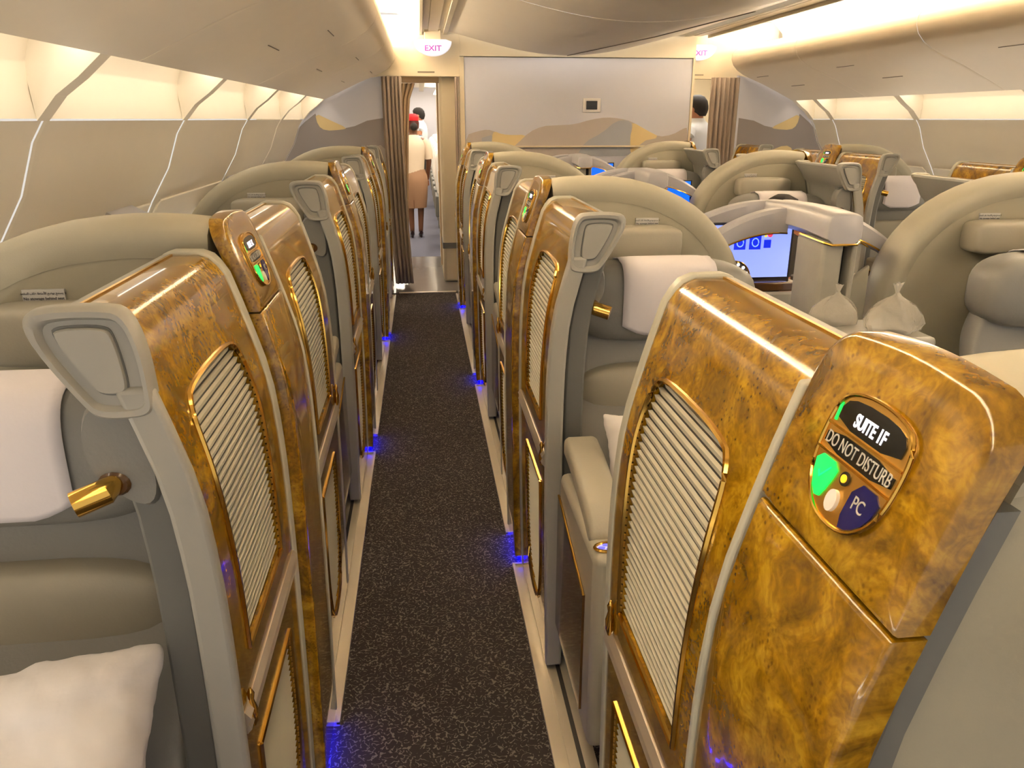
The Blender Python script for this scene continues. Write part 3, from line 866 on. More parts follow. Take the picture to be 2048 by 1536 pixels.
# side bulkheads
for right in (False, True):
    mx = lambda x: mirror(x, right)
    P = [(-1.75, 0), (-.34, 0), (-.30, 2.06), (-.45, 2.03), (-.70, 1.93), (-.92, 1.83), (-1.16, 1.62), (-1.45, 1.1), (-1.72, .3)]
    P = [(mx(x), z) for x, z in P]
    sb = outline_wall('wall_back', P, YB, YB + .05, 'mural', 'lilac-grey side bulkhead printed with sand dunes')
    print_poly('dune_print', [(mx(x), z) for x, z in [(-1.5, .9), (-1.22, 1.50), (-1.09, 1.62), (-.98, 1.70), (-.955, 1.60), (-.90, 1.555), (-.75, 1.56), (-.62, 1.585), (-.50, 1.635), (-.34, 1.66), (-.34, .9)]], 'dune_dark', sb, YB - .003)
    print_poly('dune_print', [(mx(x), z) for x, z in chaikin([(-.985, 1.705), (-.85, 1.64), (-.69, 1.568), (-.74, 1.553), (-.90, 1.543), (-.965, 1.59)], 1)], 'dune_yellow', sb, YB - .005)
    print_poly('dune_print', [(mx(x), z) for x, z in chaikin([(-.98, 1.22), (-.95, 1.36), (-.86, 1.40), (-.70, 1.34), (-.52, 1.36), (-.34, 1.43), (-.34, 1.2)], 1)], 'dune_yellow' if right else 'dune_grey', sb, YB - .0045)
    # doorway header and jamb
    hx = [(-.33, 2.035), (.40, 2.035), (.40, 2.56), (-.75, 2.56), (-.75, 2.0), (-.45, 2.02)]
    yh = YB + (.18 if right else -.02)
    outline_wall('trim_%d' % n, [(mx(x), z) for x, z in hx], yh, yh + .12, 'cream', 'cream header over the doorway by the %s' % ('standing man' if right else 'flight attendant')); n += 1
    mk('header_slot', *box(min(mx(.0), mx(.16)), max(mx(.0), mx(.16)), yh - .003, yh + .01, 2.065, 2.078), 'seam_dark', COL.objects['trim_%d' % (n - 1)])

# ---- far cabin beyond the carpeted-aisle door
fw = structure(mk('wall_far', *join(box(-1.5, 2.2, 24.0, 24.1, 0, 2.6)), 'mural', smooth=False), 'grey end wall of the far cabin')
structure(mk('floor', *box(-1.5, 2.2, 9.75, 24.0, -.05, 0.002), 'far_carpet', smooth=False), 'blue grey carpet of the far cabin')
structure(mk('wall_far', *box(-1.55, -1.5, 8.1, 24, 0, 2.6), 'cream', smooth=False), 'cream side wall of the far cabin')
structure(mk('wall_far', *box(2.2, 2.25, 8.6, 24, 0, 2.6), 'cream', smooth=False), 'cream inner wall of the far cabin')
structure(mk('ceiling', *box(-1.5, 2.2, 8.1, 24, 2.5, 2.55), 'ceiling_paint', smooth=False), 'cream ceiling of the far cabin')
tag(mk('far_ceiling_light', *box(.42, .60, 9.0, 23.5, 2.30, 2.32), 'far_lamp', smooth=False), 'long bright ceiling lamp of the far cabin', 'lamp')
tag(mk('far_ceiling_light', *box(-.62, -.50, 9.0, 23.5, 2.44, 2.46), 'far_lamp', smooth=False), 'long bright ceiling lamp above the flight attendant', 'lamp')
structure(mk('trim_%d' % n, *box(.02, .14, 8.2, 23.5, 2.38, 2.44), 'cream', smooth=False), 'cream ceiling rail in the far cabin'); n += 1
# galley partition right of the door: cream lavatory wall with grey kick strip
lv = structure(mk('wall_lavatory', *box(.20, .40, 8.12, 9.7, 0, 2.5), 'cream', bevel=.03, smooth=True), 'cream lavatory wall beside the open doorway')
mk('kick_strip', *box(.195, .405, 8.115, 9.6, .36, .42), 'grey_dark', lv, smooth=False)
mk('door_edge', *box(.185, .20, 8.6, 8.68, 0.1, 2.0), 'curtain_light', lv, smooth=False)
mk('door_handle', *box(.180, .186, 8.62, 8.66, 1.0, 1.12), 'gold_soft', lv, smooth=False)
structure(mk('trim_%d' % n, *box(-.16, .20, 8.16, 8.24, 1.985, 2.04), 'curtain_light', smooth=False), 'cream rail across the top of the doorway'); n += 1
# room beyond the man's aisle
structure(mk('wall_far', *box(2.55, 4.4, 11.0, 11.1, 0, 2.6), 'cream', smooth=False), 'cream galley wall behind the standing man')
structure(mk('ceiling', *box(2.3, 4.4, 8.3, 11.0, 2.42, 2.5), 'cream', smooth=False), 'cream ceiling behind the standing man')
structure(mk('wall_far', *box(4.0, 4.05, 8.2, 11.0, 0, 2.5), 'cream', smooth=False), 'cream side wall behind the standing man')
structure(mk('trim_%d' % n, *box(2.72, 4.0, 10.96, 11.0, 1.52, 1.56), 'grey_dark', smooth=False), 'dark rail across the galley wall'); n += 1
tag(mk('galley_fill', *box(2.9, 3.4, 8.7, 10.2, 2.40, 2.415), 'far_lamp', smooth=False), 'unseen square fill lamp brightening the galley behind the man', 'lamp')  # out of view, sized and placed to brighten the man and galley

# ---- exit signs
def exit_sign(x, y, z, label, words=True):
    r = tag(empty('exit_sign', (x, y, z)), label, 'sign', 'lit exit signs')
    out = [(-.172, .0)] + [(-.172 * math.cos(t), -.125 * math.sin(t)) for t in [math.pi * k / 22 for k in range(1, 22)]] + [(.172, .0), (.12, .018), (-.12, .018)]
    V, F = loft([[(a * k, s, b * k) for a, b in out] for s, k in ((-.03, .94), (-.022, 1.0), (.022, 1.0), (.03, .94))])
    b = mk('sign_body', V, F, 'exit_white', r, ang=50)
    mk('hanger', *box(-.075, .075, -.02, .02, .015, .12), 'cream', r, bevel=.004)
    if words:
        text_mesh('sign_text', 'EXIT', .066, 'exit_text', r, ((0, -.0335, -.060), (1, 0, 0), (0, 0, 1)), sx=1.15, bold=.0012)
        text_mesh('sign_text', '\uFEA8\uFEAD\uFE8E\uFEA8\uFEE3'[::-1], .03, 'exit_faint', r, ((0, -.0335, -.012), (1, 0, 0), (0, 0, 1)))
    return r
exit_sign(.148, 7.80, 2.322, 'lit EXIT sign hanging above the flight attendant doorway')
exit_sign(2.775, 8.10, 2.325, "lit EXIT sign hanging above the man's doorway")
exit_sign(2.98, 9.6, 2.26, 'pale lit sign behind the standing man', False)

# ---- curtains
def curtain(name, x0, x1, xb0, xb1, y, z0, z1, folds, amp, material, label, zc=None, ph=0, kx=2.5):
    rows = []
    nn = folds * 8
    for i in range(15):
        t = i / 14
        z = z1 + (z0 - z1) * t
        k = t ** kx
        row = []
        for j in range(nn + 1):
            u = j / nn
            uu = u + .012 * math.sin(9 * u + ph)
            x = (x0 + (x1 - x0) * u) * (1 - k) + (xb0 + (xb1 - xb0) * u) * k
            row.append((x, y + amp * (math.sin(uu * folds * 2 * math.pi + ph) + .35 * math.sin(uu * folds * 4.6 * math.pi + 1)) * (1 - .25 * k), z))
        rows.append(row)
    V, F = loft(rows, False, False, False)
    o = mk(name, V, F, material, None, ang=180)
    md = o.modifiers.new('thick', 'SOLIDIFY'); md.thickness = .004
    return tag(o, label, 'curtain')
curtain('curtain', -.345, -.16, -.30, -.12, YB - .055, .03, 2.03, 5, .022, 'curtain', 'taupe pleated curtain drawn aside left of the flight attendant'.replace('left of', 'beside'))
curtain('curtain', -.17, -.035, -.22, -.165, YB + .18, .03, 1.98, 3, .02, 'curtain_light', 'tan curtain tucked behind the taupe curtain', kx=.35)
curtain('curtain', .345, .385, .34, .39, YB - .05, .03, 2.03, 2, .012, 'curtain', 'narrow taupe curtain edge against the dune bulkhead post')
curtain('curtain', 2.90, 3.19, 2.98, 3.17, YB + .02, .03, 2.04, 6, .022, 'curtain', 'taupe pleated curtain drawn aside beside the standing man')

# the room's measured sections are brought to the same scale as the suites
def refit_pt(p):
    x, y, z = p
    return Vector((x * .955, y * .945, z * .9336 if z <= 1.2 else .954 * z - .0245))
ROOM = [o for o in COL.objects if o.type in {'MESH', 'EMPTY'}]
OLD = {}
def wloc(o):
    p = Vector(o.location)
    while o.parent:
        o = o.parent; p += Vector(OLD.get(o.name, o.location))
    return p
for o in ROOM: OLD[o.name] = tuple(o.location)
W0 = {o.name: wloc(o) for o in ROOM}
for o in ROOM:
    if o.parent is None and o.type == 'EMPTY': o.location = refit_pt(W0[o.name])
for o in ROOM:
    if o.type == 'MESH':
        q = o; base = Vector((0, 0, 0))
        while q.parent: q = q.parent
        base = Vector(q.location)
        for v in o.data.vertices:
            v.co = refit_pt(v.co + W0[o.name]) - base
# door sills along the aisles
# suite plinth floors and rails
for side in ('K', 'F', 'E', 'A'):
    x0, sg = COLS[side]
    ys = [y for c, y, r, k in SUITES if c == side]
    first = Y0 if side in 'KF' else ys[0] - 1.9
    a = first
    for y in ys + [7.6 if side in 'KA' else 7.4]:
        b = min(y - .02, 7.08)
        if b > a + .3:
            r = empty('trim_%d' % n, (x0, 0, 0)); n += 1
            structure(r, 'pale metal door sill along the aisle carpet edge')
            lo, hi = -.035 * 1, .06
            f = lambda o0, o1, z0, z1: box(min(sg * o0, sg * o1), max(sg * o0, sg * o1), a, b, z0, z1)
            mk('sill_plate', *f(-.035, .075, .0, .005), 'rail', r, smooth=False)
            mk('sill_rib', *f(-.035, -.026, .005, .012), 'rail', r, smooth=False)
            mk('sill_rib', *f(.002, .010, .005, .012), 'rail', r, smooth=False)
            mk('sill_groove', *f(.030, .042, .005, .0065), 'rail_groove', r, smooth=False)
            mk('sill_end', *box(min(sg * -.035, sg * .075), max(sg * -.035, sg * .075), a, a + .008, .005, .013), 'rail', r, smooth=False)
            mk('sill_end', *box(min(sg * -.035, sg * .075), max(sg * -.035, sg * .075), b - .008, b, .005, .013), 'rail', r, smooth=False)
        a = y + .20

# ================================================================== suites
TPL = {}
def inst(kind, key, builder, loc):
    if key not in TPL:
        r = builder(); r.location = loc; TPL[key] = r; return r
    return dup(TPL[key], loc)

for c, y, row, num in SUITES:
    x0, sg = COLS[c]
    near_door = (c == 'K' and num == 1)
    near_door2 = (c == 'F' and num == 2)
    near_side = (c == 'F' and num == 1) or (c == 'K' and num == 1)
    if c in 'KA' and num == 4: y -= .09
    wh, rw = WHERE[c], ROWN[row]
    has_door = not (c == 'F' and num == 1)
    has_rest = not (c in 'KA' and num == 4)
    if c == 'A' and num == 2: has_door = False
    if has_door:
        key = ('door', sg, 2 if near_door else (1 if near_door2 else 0))
        d = inst('door', key, lambda: build_door(sg, key[2]), (x0, y, 0))
        tag(d, 'burl louvred door with grey end cap, %s, %s' % (wh, rw), 'door', 'burl suite doors')
    if has_rest:
        key2 = ('side', sg, (2 if c == 'F' else 1) if near_side else 0)
        p = inst('side', key2, lambda: build_side(sg, key2[2]), (x0, y, 0))
        tag(p, 'burl louvred side panel, %s, %s' % (wh, rw), 'panel', 'burl side panels')
        h = inst('shell', ('shell', sg), lambda: build_shell(sg), (x0, y, 0))
        tag(h, 'arched grey shell with lit burl sign, %s, %s' % (wh, rw), 'seat shell', 'arched suite shells')
        cr = [k for k in kids(h) if k.name.startswith('sign_crest')][0]
        o, r, u, nn = sign_frame(sg)
        text_mesh('suite_text', 'SUITE %d%s' % (num, c), .0165, 'sign_white', cr, (sp(sg, .0, .0305, .0039), r, u), sx=.72, bold=.0004)
        if not (c == 'F' and num == 1):
            s = inst('seat', ('seat', sg), lambda: build_seat(sg), (x0, y, 0))
            tag(s, 'grey leather armchair with white headcloth, %s, %s' % (wh, rw), 'armchair', 'grey suite armchairs')
        # blue floor lamp in the gap below the sign
        V, F = box(min(sg * -.012, sg * .03), max(sg * -.012, sg * .03), .0, .19, .012, .028)
        b = mk('floor_light', V, F, 'blue_led', None, smooth=False); b.location = (x0, y, 0)
        tag(b, 'blue floor lamp under burl sign, %s, %s' % (wh, rw), 'lamp', 'blue floor lamps')

# armrest by the pillow is left out to keep that spot in shade
gone = [o for o in kids(TPL[('seat', -1)]) if o.name.split('.')[0] == 'armrest']
gone += [c for o in gone for c in kids(o)]
gone += [c for o in gone[1:] for c in kids(o)]
for o in gone[::-1]: bpy.data.objects.remove(o)

# ---- centre consoles between paired seats
def build_console(side):
    r = empty('centre_console')
    # beam
    P = chaikin([(-.062, -.066), (-.062, .018), (-.042, .032), (.042, .032), (.062, .018), (.062, -.066)], 1)
    rings = []
    for s, z, k in ((-.09, 1.254, .90), (-.085, 1.256, .97), (-.06, 1.258, 1.0), (.08, 1.266, .97), (.24, 1.266, .9), (.50, 1.252, .85)):
        rings.append([(a * k, s, z + b * (k if b > 0 else 1)) for a, b in P])
    beam = mk('beam', *loft(rings), 'console', r, ang=50)
    V, F = tube([(-.063, .10, 1.203), (-.062, -.075, 1.196), (-.045, -.092, 1.191), (.045, -.092, 1.191), (.062, -.075, 1.196), (.063, .10, 1.203)], .004, 6)
    mk('gold_line', V, F, 'gold', beam)
    # wings
    def wing(s, sd, reach, z0, z1):
        rings = []; low = []
        for i in range(13):
            t = i / 12
            x = sd * (.045 + (reach - .045) * t)
            z = z0 + (z1 - z0) * t ** 1.9
            hh = .075 - .03 * t
            rings.append([(x, s - .022, z), (x, s - .012, z + .012), (x, s + .03, z + .012), (x, s + .04, z), (x, s + .04, z - hh), (x, s - .022, z - hh)])
            low.append((x, s - .022, z - hh - .001))
        wg = mk('wing', *loft(rings), 'console', r, ang=40)
        mk('gold_line', *tube(low, .0035, 6), 'gold', wg)
    wing(.25, -1, .36, 1.262, 1.145)
    wing(.25, 1, .36, 1.262, 1.145)
    wing(.45, -1, .42, 1.268, 1.145)
    wing(.45, 1, .40, 1.268, 1.145)
    P2 = chaikin([(.11, .30), (.11, .90), (.13, .97), (.18, 1.04), (.225, 1.075), (.243, 1.085), (.243, .30)], 1)
    mk('side_wing', *xz_prism(P2, .13, .15), 'shell', r, bevel=.006)
    # divider walls with a dark slot between
    mk('divider', *box(-.062, .012, -.075, .12, .0, 1.20), 'suede', r, bevel=.012)
    mk('divider', *box(.042, .060, -.075, .12, .0, 1.20), 'suede', r, bevel=.006)
    mk('slot', *box(.012, .042, -.02, .12, .0, 1.20), 'black', r)
    # shelf and screens
    mk('shelf', *box(-.40, .04, .27, .42, .965, 1.00), 'walnut', r, bevel=.006)
    mk('shelf_front', *box(-.40, .04, .26, .28, .74, .965), 'grey_plastic', r, bevel=.01)
    mk('shelf', *box(.08, .38, .27, .42, .965, 1.00), 'walnut', r, bevel=.006)
    mk('shelf_front', *box(.08, .38, .26, .28, .88, .965), 'grey_plastic', r, bevel=.01)
    C = [(math.cos(k * math.pi / 14), math.sin(k * math.pi / 14)) for k in range(15)]
    def screen(x0, x1, kind):
        sc = mk('screen', *box(x0, x1, .325, .345, 1.01, 1.205), kind, r)
        mk('screen_bezel', *box(x0 - .01, x1 + .01, .33, .355, 1.00, 1.212), 'black', r)
        if kind == 'screen_pale':
            for a, b in ((-.205, 1.115), (-.145, 1.115)):
                t = mk('icon', *box(a, a + .045, .322, .326, b, b + .052), 'icon_blue', sc)
                mk('icon_mark', *tube([(a + .0225 + .013 * c, .321, b + .026 + .015 * s_) for c, s_ in [(math.cos(q * math.pi / 6), math.sin(q * math.pi / 6)) for q in range(12)]], .0022, 5, True), 'icon_line', sc)
            mk('icon', *box(-.155, -.105, .322, .326, 1.178, 1.20), 'icon_blue', sc)
            mk('icon', *box(-.087, -.060, .322, .326, 1.12, 1.15), 'icon_blue', sc)
            mk('icon', *box(-.087, -.078, .322, .326, 1.16, 1.19), 'icon_yellow', sc)
            mk('icon', *loft([[(-.066 + .010 * c, s_, 1.172 + .013 * q) for c, q in [(math.cos(k * math.pi / 8), math.sin(k * math.pi / 8)) for k in range(16)]] for s_ in (.321, .326)]), 'icon_red', sc)
    if side in ('left', 'both'): screen(-.34, .02, 'screen_pale')
    if side in ('right', 'both'): screen(.085, .34, 'screen_blue')
    # vanity mirror with bulbs
    arc = [(-.205 + .062 * c, 1.005 + .072 * s_) for c, s_ in C]
    vm = mk('vanity_mirror', *xz_prism(arc, .295, .307), 'mirror_dark', r, ang=30)
    mk('mirror_trim', *tube([(x, .295, z) for x, z in arc], .0035, 6), 'gold', vm)
    for k in (2, 4, 6, 8, 10, 12):
        c, s_ = C[k]
        mk('bulb', *sell((-.205 + .051 * c, .293, 1.007 + .059 * s_), (.0055, .004, .0055), 1, 1, 10, 6), 'bulb', vm)
    mk('shelf_lamp', *sell((.24, .16, 1.06), (.010, .010, .010), 1, 1, 10, 6), 'bulb', r)
    return r
for k, sd in ((1, 'left'), (2, 'right'), (3, 'right')):
    y = YF + PITCHY * k
    c = build_console(sd)
    c.location = (XC - .005, y - .06, 0)
    c.scale = (.96, .96, .985)
    tag(c, 'lilac-grey winged console with gold edging between centre armchairs, %s' % ROWN[4 - k], 'console', 'centre consoles')

# ---- pillows, bags
def pillow(name, c, h, rot, label, material='pillow_cloth', seed=1):
    rnd = random.Random(seed)
    rings = []
    nu, nv = 40, 16
    ph = [rnd.uniform(0, 6) for _ in range(6)]
    V = []; F = []
    # two-sided cushion grid with corner ears
    nx, nz = 22, 16
    for sd in (1, -1):
        for j in range(nz + 1):
            for i in range(nx + 1):
                u, v = i / nx * 2 - 1, j / nz * 2 - 1
                e = max(0, (1 - u ** 4)) * max(0, (1 - v ** 4))
                pin = 1 - .05 * (1 - abs(v) ** 2) * abs(u) - .0
                pinv = 1 - .07 * (1 - abs(u) ** 2) * abs(v)
                wr = .09 * math.sin(5 * u + 3 * v + ph[0]) + .08 * math.sin(9 * v - 4 * u + ph[1]) + .06 * math.sin(14 * u + 6 * v + ph[2])
                V.append((h[0] * u * pin, sd * h[1] * (e ** .55) * (1 + wr) , h[2] * v * pinv))
    m = (nx + 1) * (nz + 1)
    for b in (0, m):
        for j in range(nz):
            for i in range(nx):
                a = b + j * (nx + 1) + i
                F.append((a, a + 1, a + nx + 2, a + nx + 1))
    o = mk(name, V, F, material, None, ang=180)
    bm = bmesh.new(); bm.from_mesh(o.data); bmesh.ops.remove_doubles(bm, verts=bm.verts, dist=.0008)
    bmesh.ops.recalc_face_normals(bm, faces=bm.faces); bm.to_mesh(o.data); bm.free()
    o.location = c; o.rotation_euler = rot
    md = o.modifiers.new('sub', 'SUBSURF'); md.levels = 2; md.render_levels = 2
    for nm_, sc_, st_ in (('soft_fold', .11, .030), ('wrinkle', .035, .008)):
        tx = bpy.data.textures.new(nm_, 'CLOUDS'); tx.noise_scale = sc_; tx.noise_depth = 2
        dm = o.modifiers.new(nm_, 'DISPLACE'); dm.texture = tx; dm.strength = st_; dm.mid_level = .5; dm.texture_coords = 'LOCAL'
    return tag(o, label, 'pillow', 'white pillows')
pillow('pillow', (-.675, .81, .700), (.295, .10, .205), (-.86, .04, .14), 'white pillow on the window-side seat in fourth row from dune mural', seed=3)
pillow('pillow', (.69, 1.71, .675), (.27, .09, .19), (-.45, .05, .12), 'white pillow leaning on the carpeted-aisle centre seat, third row from dune mural', seed=5)

def bag(c, r, label, seed):
    rnd = random.Random(seed)
    rings = []
    prof = [(.55, 0), (.95, .12), (1.05, .4), (.95, .75), (.7, 1.05), (.4, 1.25), (.16, 1.38), (.07, 1.5), (.10, 1.62), (.20, 1.85)]
    for k, (a, z) in enumerate(prof):
        ring = []
        for j in range(28):
            t = 2 * math.pi * j / 28
            w_ = 1 + (.10 * math.sin(5 * t + k * .6 + seed) + .06 * rnd.uniform(-1, 1)) * (1 if k < 7 else .6)
            ring.append((r * a * w_ * math.cos(t), r * a * w_ * math.sin(t) * (.8 if k < 7 else .5), r * z * (1 + .02 * rnd.uniform(-1, 1))))
        rings.append(ring)
    o = mk('plastic_bag', *loft(rings, True, True, False), 'plastic_film', None, ang=40)
    o.location = c
    return tag(o, label, 'bag', 'clear plastic bags')

# bags lie on the tray beside the row-3 centre seat
bt = tag(empty('side_table', (XC - .01, 2.12, 0)), 'low grey side table carrying clear plastic bags by the centre console', 'table')
mk('table_top', *box(-.16, .16, -.12, .12, .90, .95), 'grey_plastic', bt, bevel=.015)
mk('table_pedestal', *box(-.12, .12, -.09, .09, 0, .90), 'grey_dark', bt, bevel=.01)
bag((XC + .045, 2.07, .95), .080, 'clear knotted plastic bag, the larger and rounder by the centre console', 2)
bag((XC - .075, 2.18, .95), .068, 'smaller clear plastic bag tied beside the grey divider', 5)

# ================================================================== people
def limb(parts): return parts
def skin_body(name, verts, edges, radii, material, parent, root=0, sub=2):
    me = bpy.data.meshes.new(name)
    me.from_pydata(verts, edges, [])
    me.materials.append(M[material])
    o = bpy.data.objects.new(name, me); COL.objects.link(o); o.parent = parent
    md = o.modifiers.new('skin', 'SKIN'); md.use_smooth_shade = True
    lay = me.skin_vertices[0].data
    for i, r in enumerate(radii):
        lay[i].radius = r if isinstance(r, tuple) else (r, r)
        lay[i].use_root = (i == root)
    s = o.modifiers.new('sub', 'SUBSURF'); s.levels = sub; s.render_levels = sub
    return o

def rings_mesh(name, R, material, parent, n=24, cap0=True, cap1=True, e=1.0):
    """R: (cx,cy,z,rx,ry)"""
    rings = []
    for cx, cy, z, rx, ry in R:
        rings.append([(cx + rx * math.copysign(abs(math.cos(t)) ** e, math.cos(t)), cy + ry * math.copysign(abs(math.sin(t)) ** e, math.sin(t)), z) for t in [2 * math.pi * k / n for k in range(n)]])
    return mk(name, *loft(rings, True, cap0, cap1), material, parent, ang=60)

def person(loc, rot, H, label, style):
    """standing figure; faces local +y"""
    r = tag(empty('person', loc), label, 'person')
    r.rotation_euler = (0, 0, rot)
    k = H / 1.70
    sw, hw = (.165, .085) if style == 'woman' else (.20, .09)
    lx = -.02 if style == 'woman' else 0
    v = [(0, 0, .92), (0, .0, 1.08), (0, -.005, 1.25), (0, -.01, 1.39), (0, -.005, 1.47), (0, .015, 1.53), (0, .025, 1.62),
         (-hw, 0, .86), (-hw * .9, .01, .50), (-hw * .8, -.02, .10), (-hw * .8, .09, .035),
         (hw, 0, .86), (hw * .9, .03, .50), (hw * .7, .0, .10), (hw * .8, .12, .035),
         (-sw, -.01, 1.37), (-sw - .05, .0, 1.10), (-sw - .03, .10, .90), (-sw - .025, .14, .82),
         (sw, -.01, 1.37), (sw + .05, .0, 1.10), (sw + .03, .10, .90), (sw + .025, .14, .82)]
    e = [(0, 1), (1, 2), (2, 3), (3, 4), (4, 5), (5, 6), (0, 7), (7, 8), (8, 9), (9, 10), (0, 11), (11, 12), (12, 13), (13, 14),
         (3, 15), (15, 16), (16, 17), (17, 18), (3, 19), (19, 20), (20, 21), (21, 22)]
    rad = [(.13, .10), (.115, .09), (.13, .10), (.10, .08), (.052, .055), (.075, .085), (.078, .095),
           .085, .055, .036, .03, .085, .055, .036, .03, .058, .042, .032, .026, .058, .042, .032, .026]
    v = [(a * k, b * k, c * k) for a, b, c in v]
    rad = [tuple(q * k for q in x) if isinstance(x, tuple) else x * k for x in rad]
    b = skin_body('body', v, e, rad, 'skin_leg' if style == 'woman' else 'skin', r)
    K = lambda L: [tuple(q * k for q in t) for t in L]
    for sx in (-1, 1):                  # fingers root inside the palm
        hx, hy, hz = (sx * (sw + .025), .14, .82)
        for q, (dx, ln) in enumerate(((-.02, .06), (-.007, .07), (.007, .068), (.02, .055))):
            mk('finger', *tube(K([(hx + dx * .9, hy, hz), (hx + dx, hy + .01, hz - .04), (hx + dx * 1.05, hy + .022, hz - .04 - ln * .6)]), .008 * k, 6), 'skin', r)
        mk('thumb', *tube(K([(hx - sx * .018, hy + .01, hz + .01), (hx - sx * .038, hy + .03, hz - .015), (hx - sx * .04, hy + .045, hz - .04)]), .0095 * k, 6), 'skin', r)
    # face
    for sx in (-1, 1):
        mk('eye', *sell((sx * .032 * k, .105 * k, 1.60 * k), (.012 * k, .008 * k, .008 * k), 1, 1, 10, 6), 'shirt_white', r)
        mk('ear', *sell((sx * .082 * k, .015 * k, 1.585 * k), (.010 * k, .020 * k, .032 * k), 1, 1, 10, 8), 'skin', r)
    mk('nose', *sell((0, .118 * k, 1.575 * k), (.013 * k, .018 * k, .024 * k), 1, 1, 10, 8), 'skin', r)
    mk('mouth', *sell((0, .108 * k, 1.535 * k), (.024 * k, .008 * k, .007 * k), 1, 1, 10, 6), 'hair_red', r)
    if style == 'woman':
        bl = rings_mesh('blouse', K([(lx, 0, .93, .165, .125), (lx, 0, .98, .160, .125), (0, -.005, 1.10, .150, .115), (0, -.005, 1.22, .168, .125), (0, -.01, 1.32, .185, .118), (0, -.01, 1.39, .170, .098), (0, -.008, 1.435, .11, .080), (0, -.005, 1.465, .065, .066)]), 'blouse', r, cap0=False)
        for sx in (-1, 1):
            mk('sleeve', *tube(K([(sx * .13, -.01, 1.385), (sx * .175, -.01, 1.34), (sx * .205, -.005, 1.24), (sx * .217, 0, 1.13)]), [.065 * k, .068 * k, .062 * k, .06 * k], 14), 'blouse', bl)
        sk = rings_mesh('skirt', K([(0, .0, .985, .150, .115), (0, -.005, .90, .180, .140), (0, -.01, .80, .190, .150), (0, 0, .65, .180, .138), (0, 0, .50, .165, .125), (0, .005, .44, .158, .122)]), 'skirt', r, cap1=False)
        mk('skirt_slit', *box(-.035 * k, -.028 * k, -.135 * k, -.118 * k, .43 * k, .56 * k), 'skin_leg', sk)
        rings_mesh('hair', K([(0, .01, 1.52, .05, .05), (0, .005, 1.56, .088, .09), (0, .005, 1.62, .095, .105), (0, .01, 1.68, .08, .095), (0, .01, 1.72, .03, .04)]), 'hair_red', r)
        mk('hair_bun', *sell((0.01 * k, -.115 * k, 1.575 * k), (.055 * k, .05 * k, .055 * k), 1, 1), 'hair_dark', r)
        rings_mesh('hat', K([(-.015, .0, 1.655, .100, .108), (-.015, -.005, 1.70, .104, .112), (-.018, -.005, 1.735, .092, .10), (-.018, -.005, 1.75, .05, .06)]), 'hat_red', r)
        for hx, yy in ((-hw * .8, 0), (hw * .75, .03)):
            sh = mk('shoe', *loft([[((hx + wx * math.cos(t)) * k, (y2 + yy) * k, (zz + hz2 * math.sin(t)) * k) for t in [2 * math.pi * q / 12 for q in range(12)]] for y2, wx, zz, hz2 in ((-.06, .022, .075, .03), (-.03, .032, .07, .035), (.04, .036, .045, .03), (.11, .036, .025, .022), (.16, .014, .018, .012))]), 'shoe', r, ang=60)
            mk('heel', *tube([((hx) * k, (-.045 + yy) * k, .06 * k), (hx * k, (-.045 + yy) * k, 0)], .010 * k, 8), 'shoe', sh)
    else:
        sh = rings_mesh('shirt', K([(0, 0, .90, .175, .125), (0, 0, 1.0, .178, .128), (0, -.005, 1.15, .185, .132), (0, -.01, 1.28, .21, .135), (0, -.01, 1.36, .225, .128), (0, -.012, 1.41, .195, .115), (0, -.012, 1.45, .13, .098), (0, -.004, 1.48, .078, .080), (0, 0, 1.505, .070, .074)]), 'shirt_white', r, cap0=False)
        for sx in (-1, 1):
            mk('sleeve', *tube(K([(sx * .16, -.01, 1.385), (sx * .215, -.01, 1.34), (sx * .245, -.005, 1.24), (sx * .25, 0, 1.10)]), [.07 * k, .078 * k, .072 * k, .07 * k], 14), 'shirt_white', sh)
        for sx in (-1, 1):
            mk('trouser_leg', *tube(K([(sx * .075, 0, .95), (sx * .085, .005, .75), (sx * .08, .01, .48), (sx * .072, -.01, .10), (sx * .072, -.01, .04)]), [.11 * k, .098 * k, .078 * k, .065 * k, .065 * k], 14), 'trousers', r)
            mk('shoe', *sell((sx * .072 * k, .06 * k, .035 * k), (.045 * k, .13 * k, .035 * k), .7, .7), 'shoe', r)
        rings_mesh('hair', K([(0, -.055, 1.525, .045, .028), (0, -.035, 1.56, .076, .062), (0, -.018, 1.59, .086, .088), (0, .0, 1.62, .094, .105), (0, .012, 1.67, .088, .105), (0, .015, 1.71, .062, .075), (0, .015, 1.73, .02, .03)]), 'hair_dark', r)
    return r
person((-.09, 10.80, 0), .05, 1.57, 'person in red hat, cream blouse and tan skirt walking down the aisle', 'woman')
person((2.93, 8.35, 0), .75, 1.76, 'person with short dark hair in a white short-sleeved shirt in the doorway', 'man')
person((.0, 15.0, 0), 1.5, 1.72, 'person in white shirt further along the far cabin', 'man')

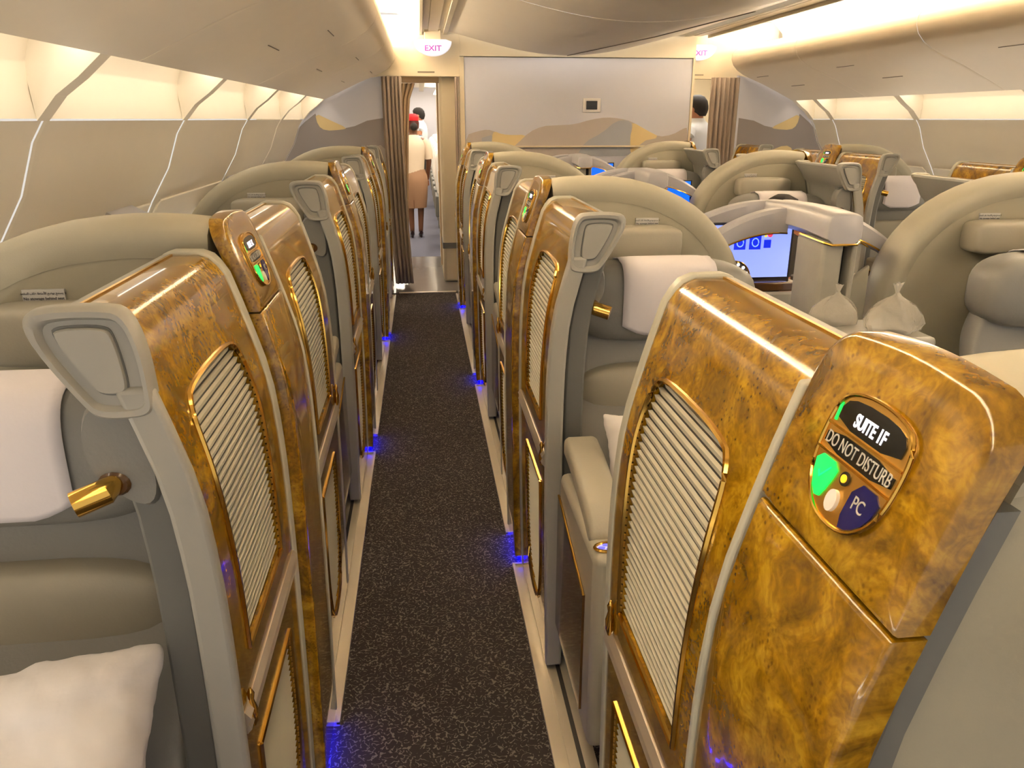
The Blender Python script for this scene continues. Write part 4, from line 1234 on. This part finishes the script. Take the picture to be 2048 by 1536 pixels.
def sitter(loc):
    r = tag(empty('person', loc), 'person seated behind the console, only dark hair showing above it', 'person')
    r.rotation_euler = (0, 0, math.pi)
    v = [(0, 0, .60), (0, -.06, .75), (0, -.09, .90), (0, -.09, 1.0), (0, -.06, 1.06), (0, -.045, 1.13),
         (-.10, .12, .58), (-.11, .45, .56), (-.11, .48, .12), (.10, .12, .58), (.11, .45, .56), (.11, .48, .12),
         (-.15, -.08, .96), (-.16, .02, .74), (-.12, .25, .66), (.15, -.08, .96), (.16, .02, .74), (.12, .25, .66)]
    e = [(0, 1), (1, 2), (2, 3), (3, 4), (4, 5), (0, 6), (6, 7), (7, 8), (0, 9), (9, 10), (10, 11), (2, 12), (12, 13), (13, 14), (2, 15), (15, 16), (16, 17)]
    rad = [.13, (.15, .11), (.14, .1), .055, .075, (.075, .09), .09, .065, .045, .09, .065, .045, .06, .045, .03, .06, .045, .03]
    skin_body('body', v, e, rad, 'skin', r)
    rings_mesh('jumper', [(0, 0, .58, .18, .14), (0, -.06, .75, .19, .14), (0, -.09, .90, .21, .13), (0, -.09, .97, .16, .10), (0, -.088, 1.01, .075, .07)], 'jumper', r)
    for sx in (-1, 1):
        mk('sleeve', *tube([(sx * .13, -.08, .95), (sx * .165, -.03, .85), (sx * .165, .02, .74), (sx * .13, .20, .67)], [.085, .075, .068, .058], 12), 'jumper', r)
        mk('trouser_leg', *tube([(sx * .09, .02, .58), (sx * .105, .25, .57), (sx * .11, .46, .56), (sx * .11, .49, .35), (sx * .11, .49, .10)], [.135, .118, .105, .092, .085], 12), 'trousers', r)
    rings_mesh('hair', [(0, -.10, 1.03, .06, .05), (0, -.075, 1.08, .088, .085), (0, -.05, 1.14, .095, .10), (0, -.04, 1.18, .08, .09), (0, -.04, 1.205, .03, .04)], 'hair_dark', r)
    for sx in (-1, 1):
        mk('eye', *sell((sx * .03, .035, 1.11), (.012, .008, .008), 1, 1, 10, 6), 'shirt_white', r)
        mk('ear', *sell((sx * .082, -.05, 1.10), (.010, .020, .032), 1, 1, 10, 8), 'skin', r)
    mk('nose', *sell((0, .045, 1.085), (.013, .018, .024), 1, 1, 10, 8), 'skin', r)
    mk('mouth', *sell((0, .035, 1.05), (.024, .008, .007), 1, 1, 10, 6), 'hair_red', r)
    return r
sitter((1.95, 4.05, 0)).scale = (.96, .96, .965)

# ---- far cabin seats
def far_seat():
    r = empty('airline_chair')
    mk('seat_back', *sell((.27, .10, .80), (.26, .07, .36), .4, .4, 20, 10), 'seat_white', r)
    mk('headrest', *sell((.27, .02, 1.12), (.16, .04, .09), .5, .5, 16, 8), 'seat_white', r)
    mk('cushion', *sell((.27, -.20, .46), (.25, .26, .07), .4, .4, 20, 8), 'seat_blue', r)
    mk('armrest', *box(-.02, .03, -.40, .10, .40, .66), 'grey_dark', r, bevel=.015)
    mk('seat_leg', *box(.05, .5, -.3, .1, 0, .42), 'grey_dark', r)
    return r
fs = far_seat()
for i in range(11):
    o = fs if i == 0 else dup(fs)
    o.location = (.18, 10.1 + i * .95, 0)
    tag(o, 'white cabin seat in the row beyond the flight attendant doorway', 'seat', 'far cabin seats')

# ---- window-side ledge items beside the second window suite
for k in (1, 2):
    y = YK + PITCHY * k
    r = tag(empty('window_console', (-1.22, y - .35, 0)), 'grey window-side console with curved lamp hood, %s' % ROWN[4 - k], 'console', 'window consoles')
    mk('console_body', *box(-.10, .08, -.55, .28, 0, 1.04), 'grey_plastic', r, bevel=.03, seg=3)
    P = chaikin([(.09, 1.06), (.09, 1.15), (.0, 1.20), (-.05, 1.22), (-.05, 1.06)], 2)
    mk('lamp_hood', *xz_prism(P, .05, .33), 'console', r)
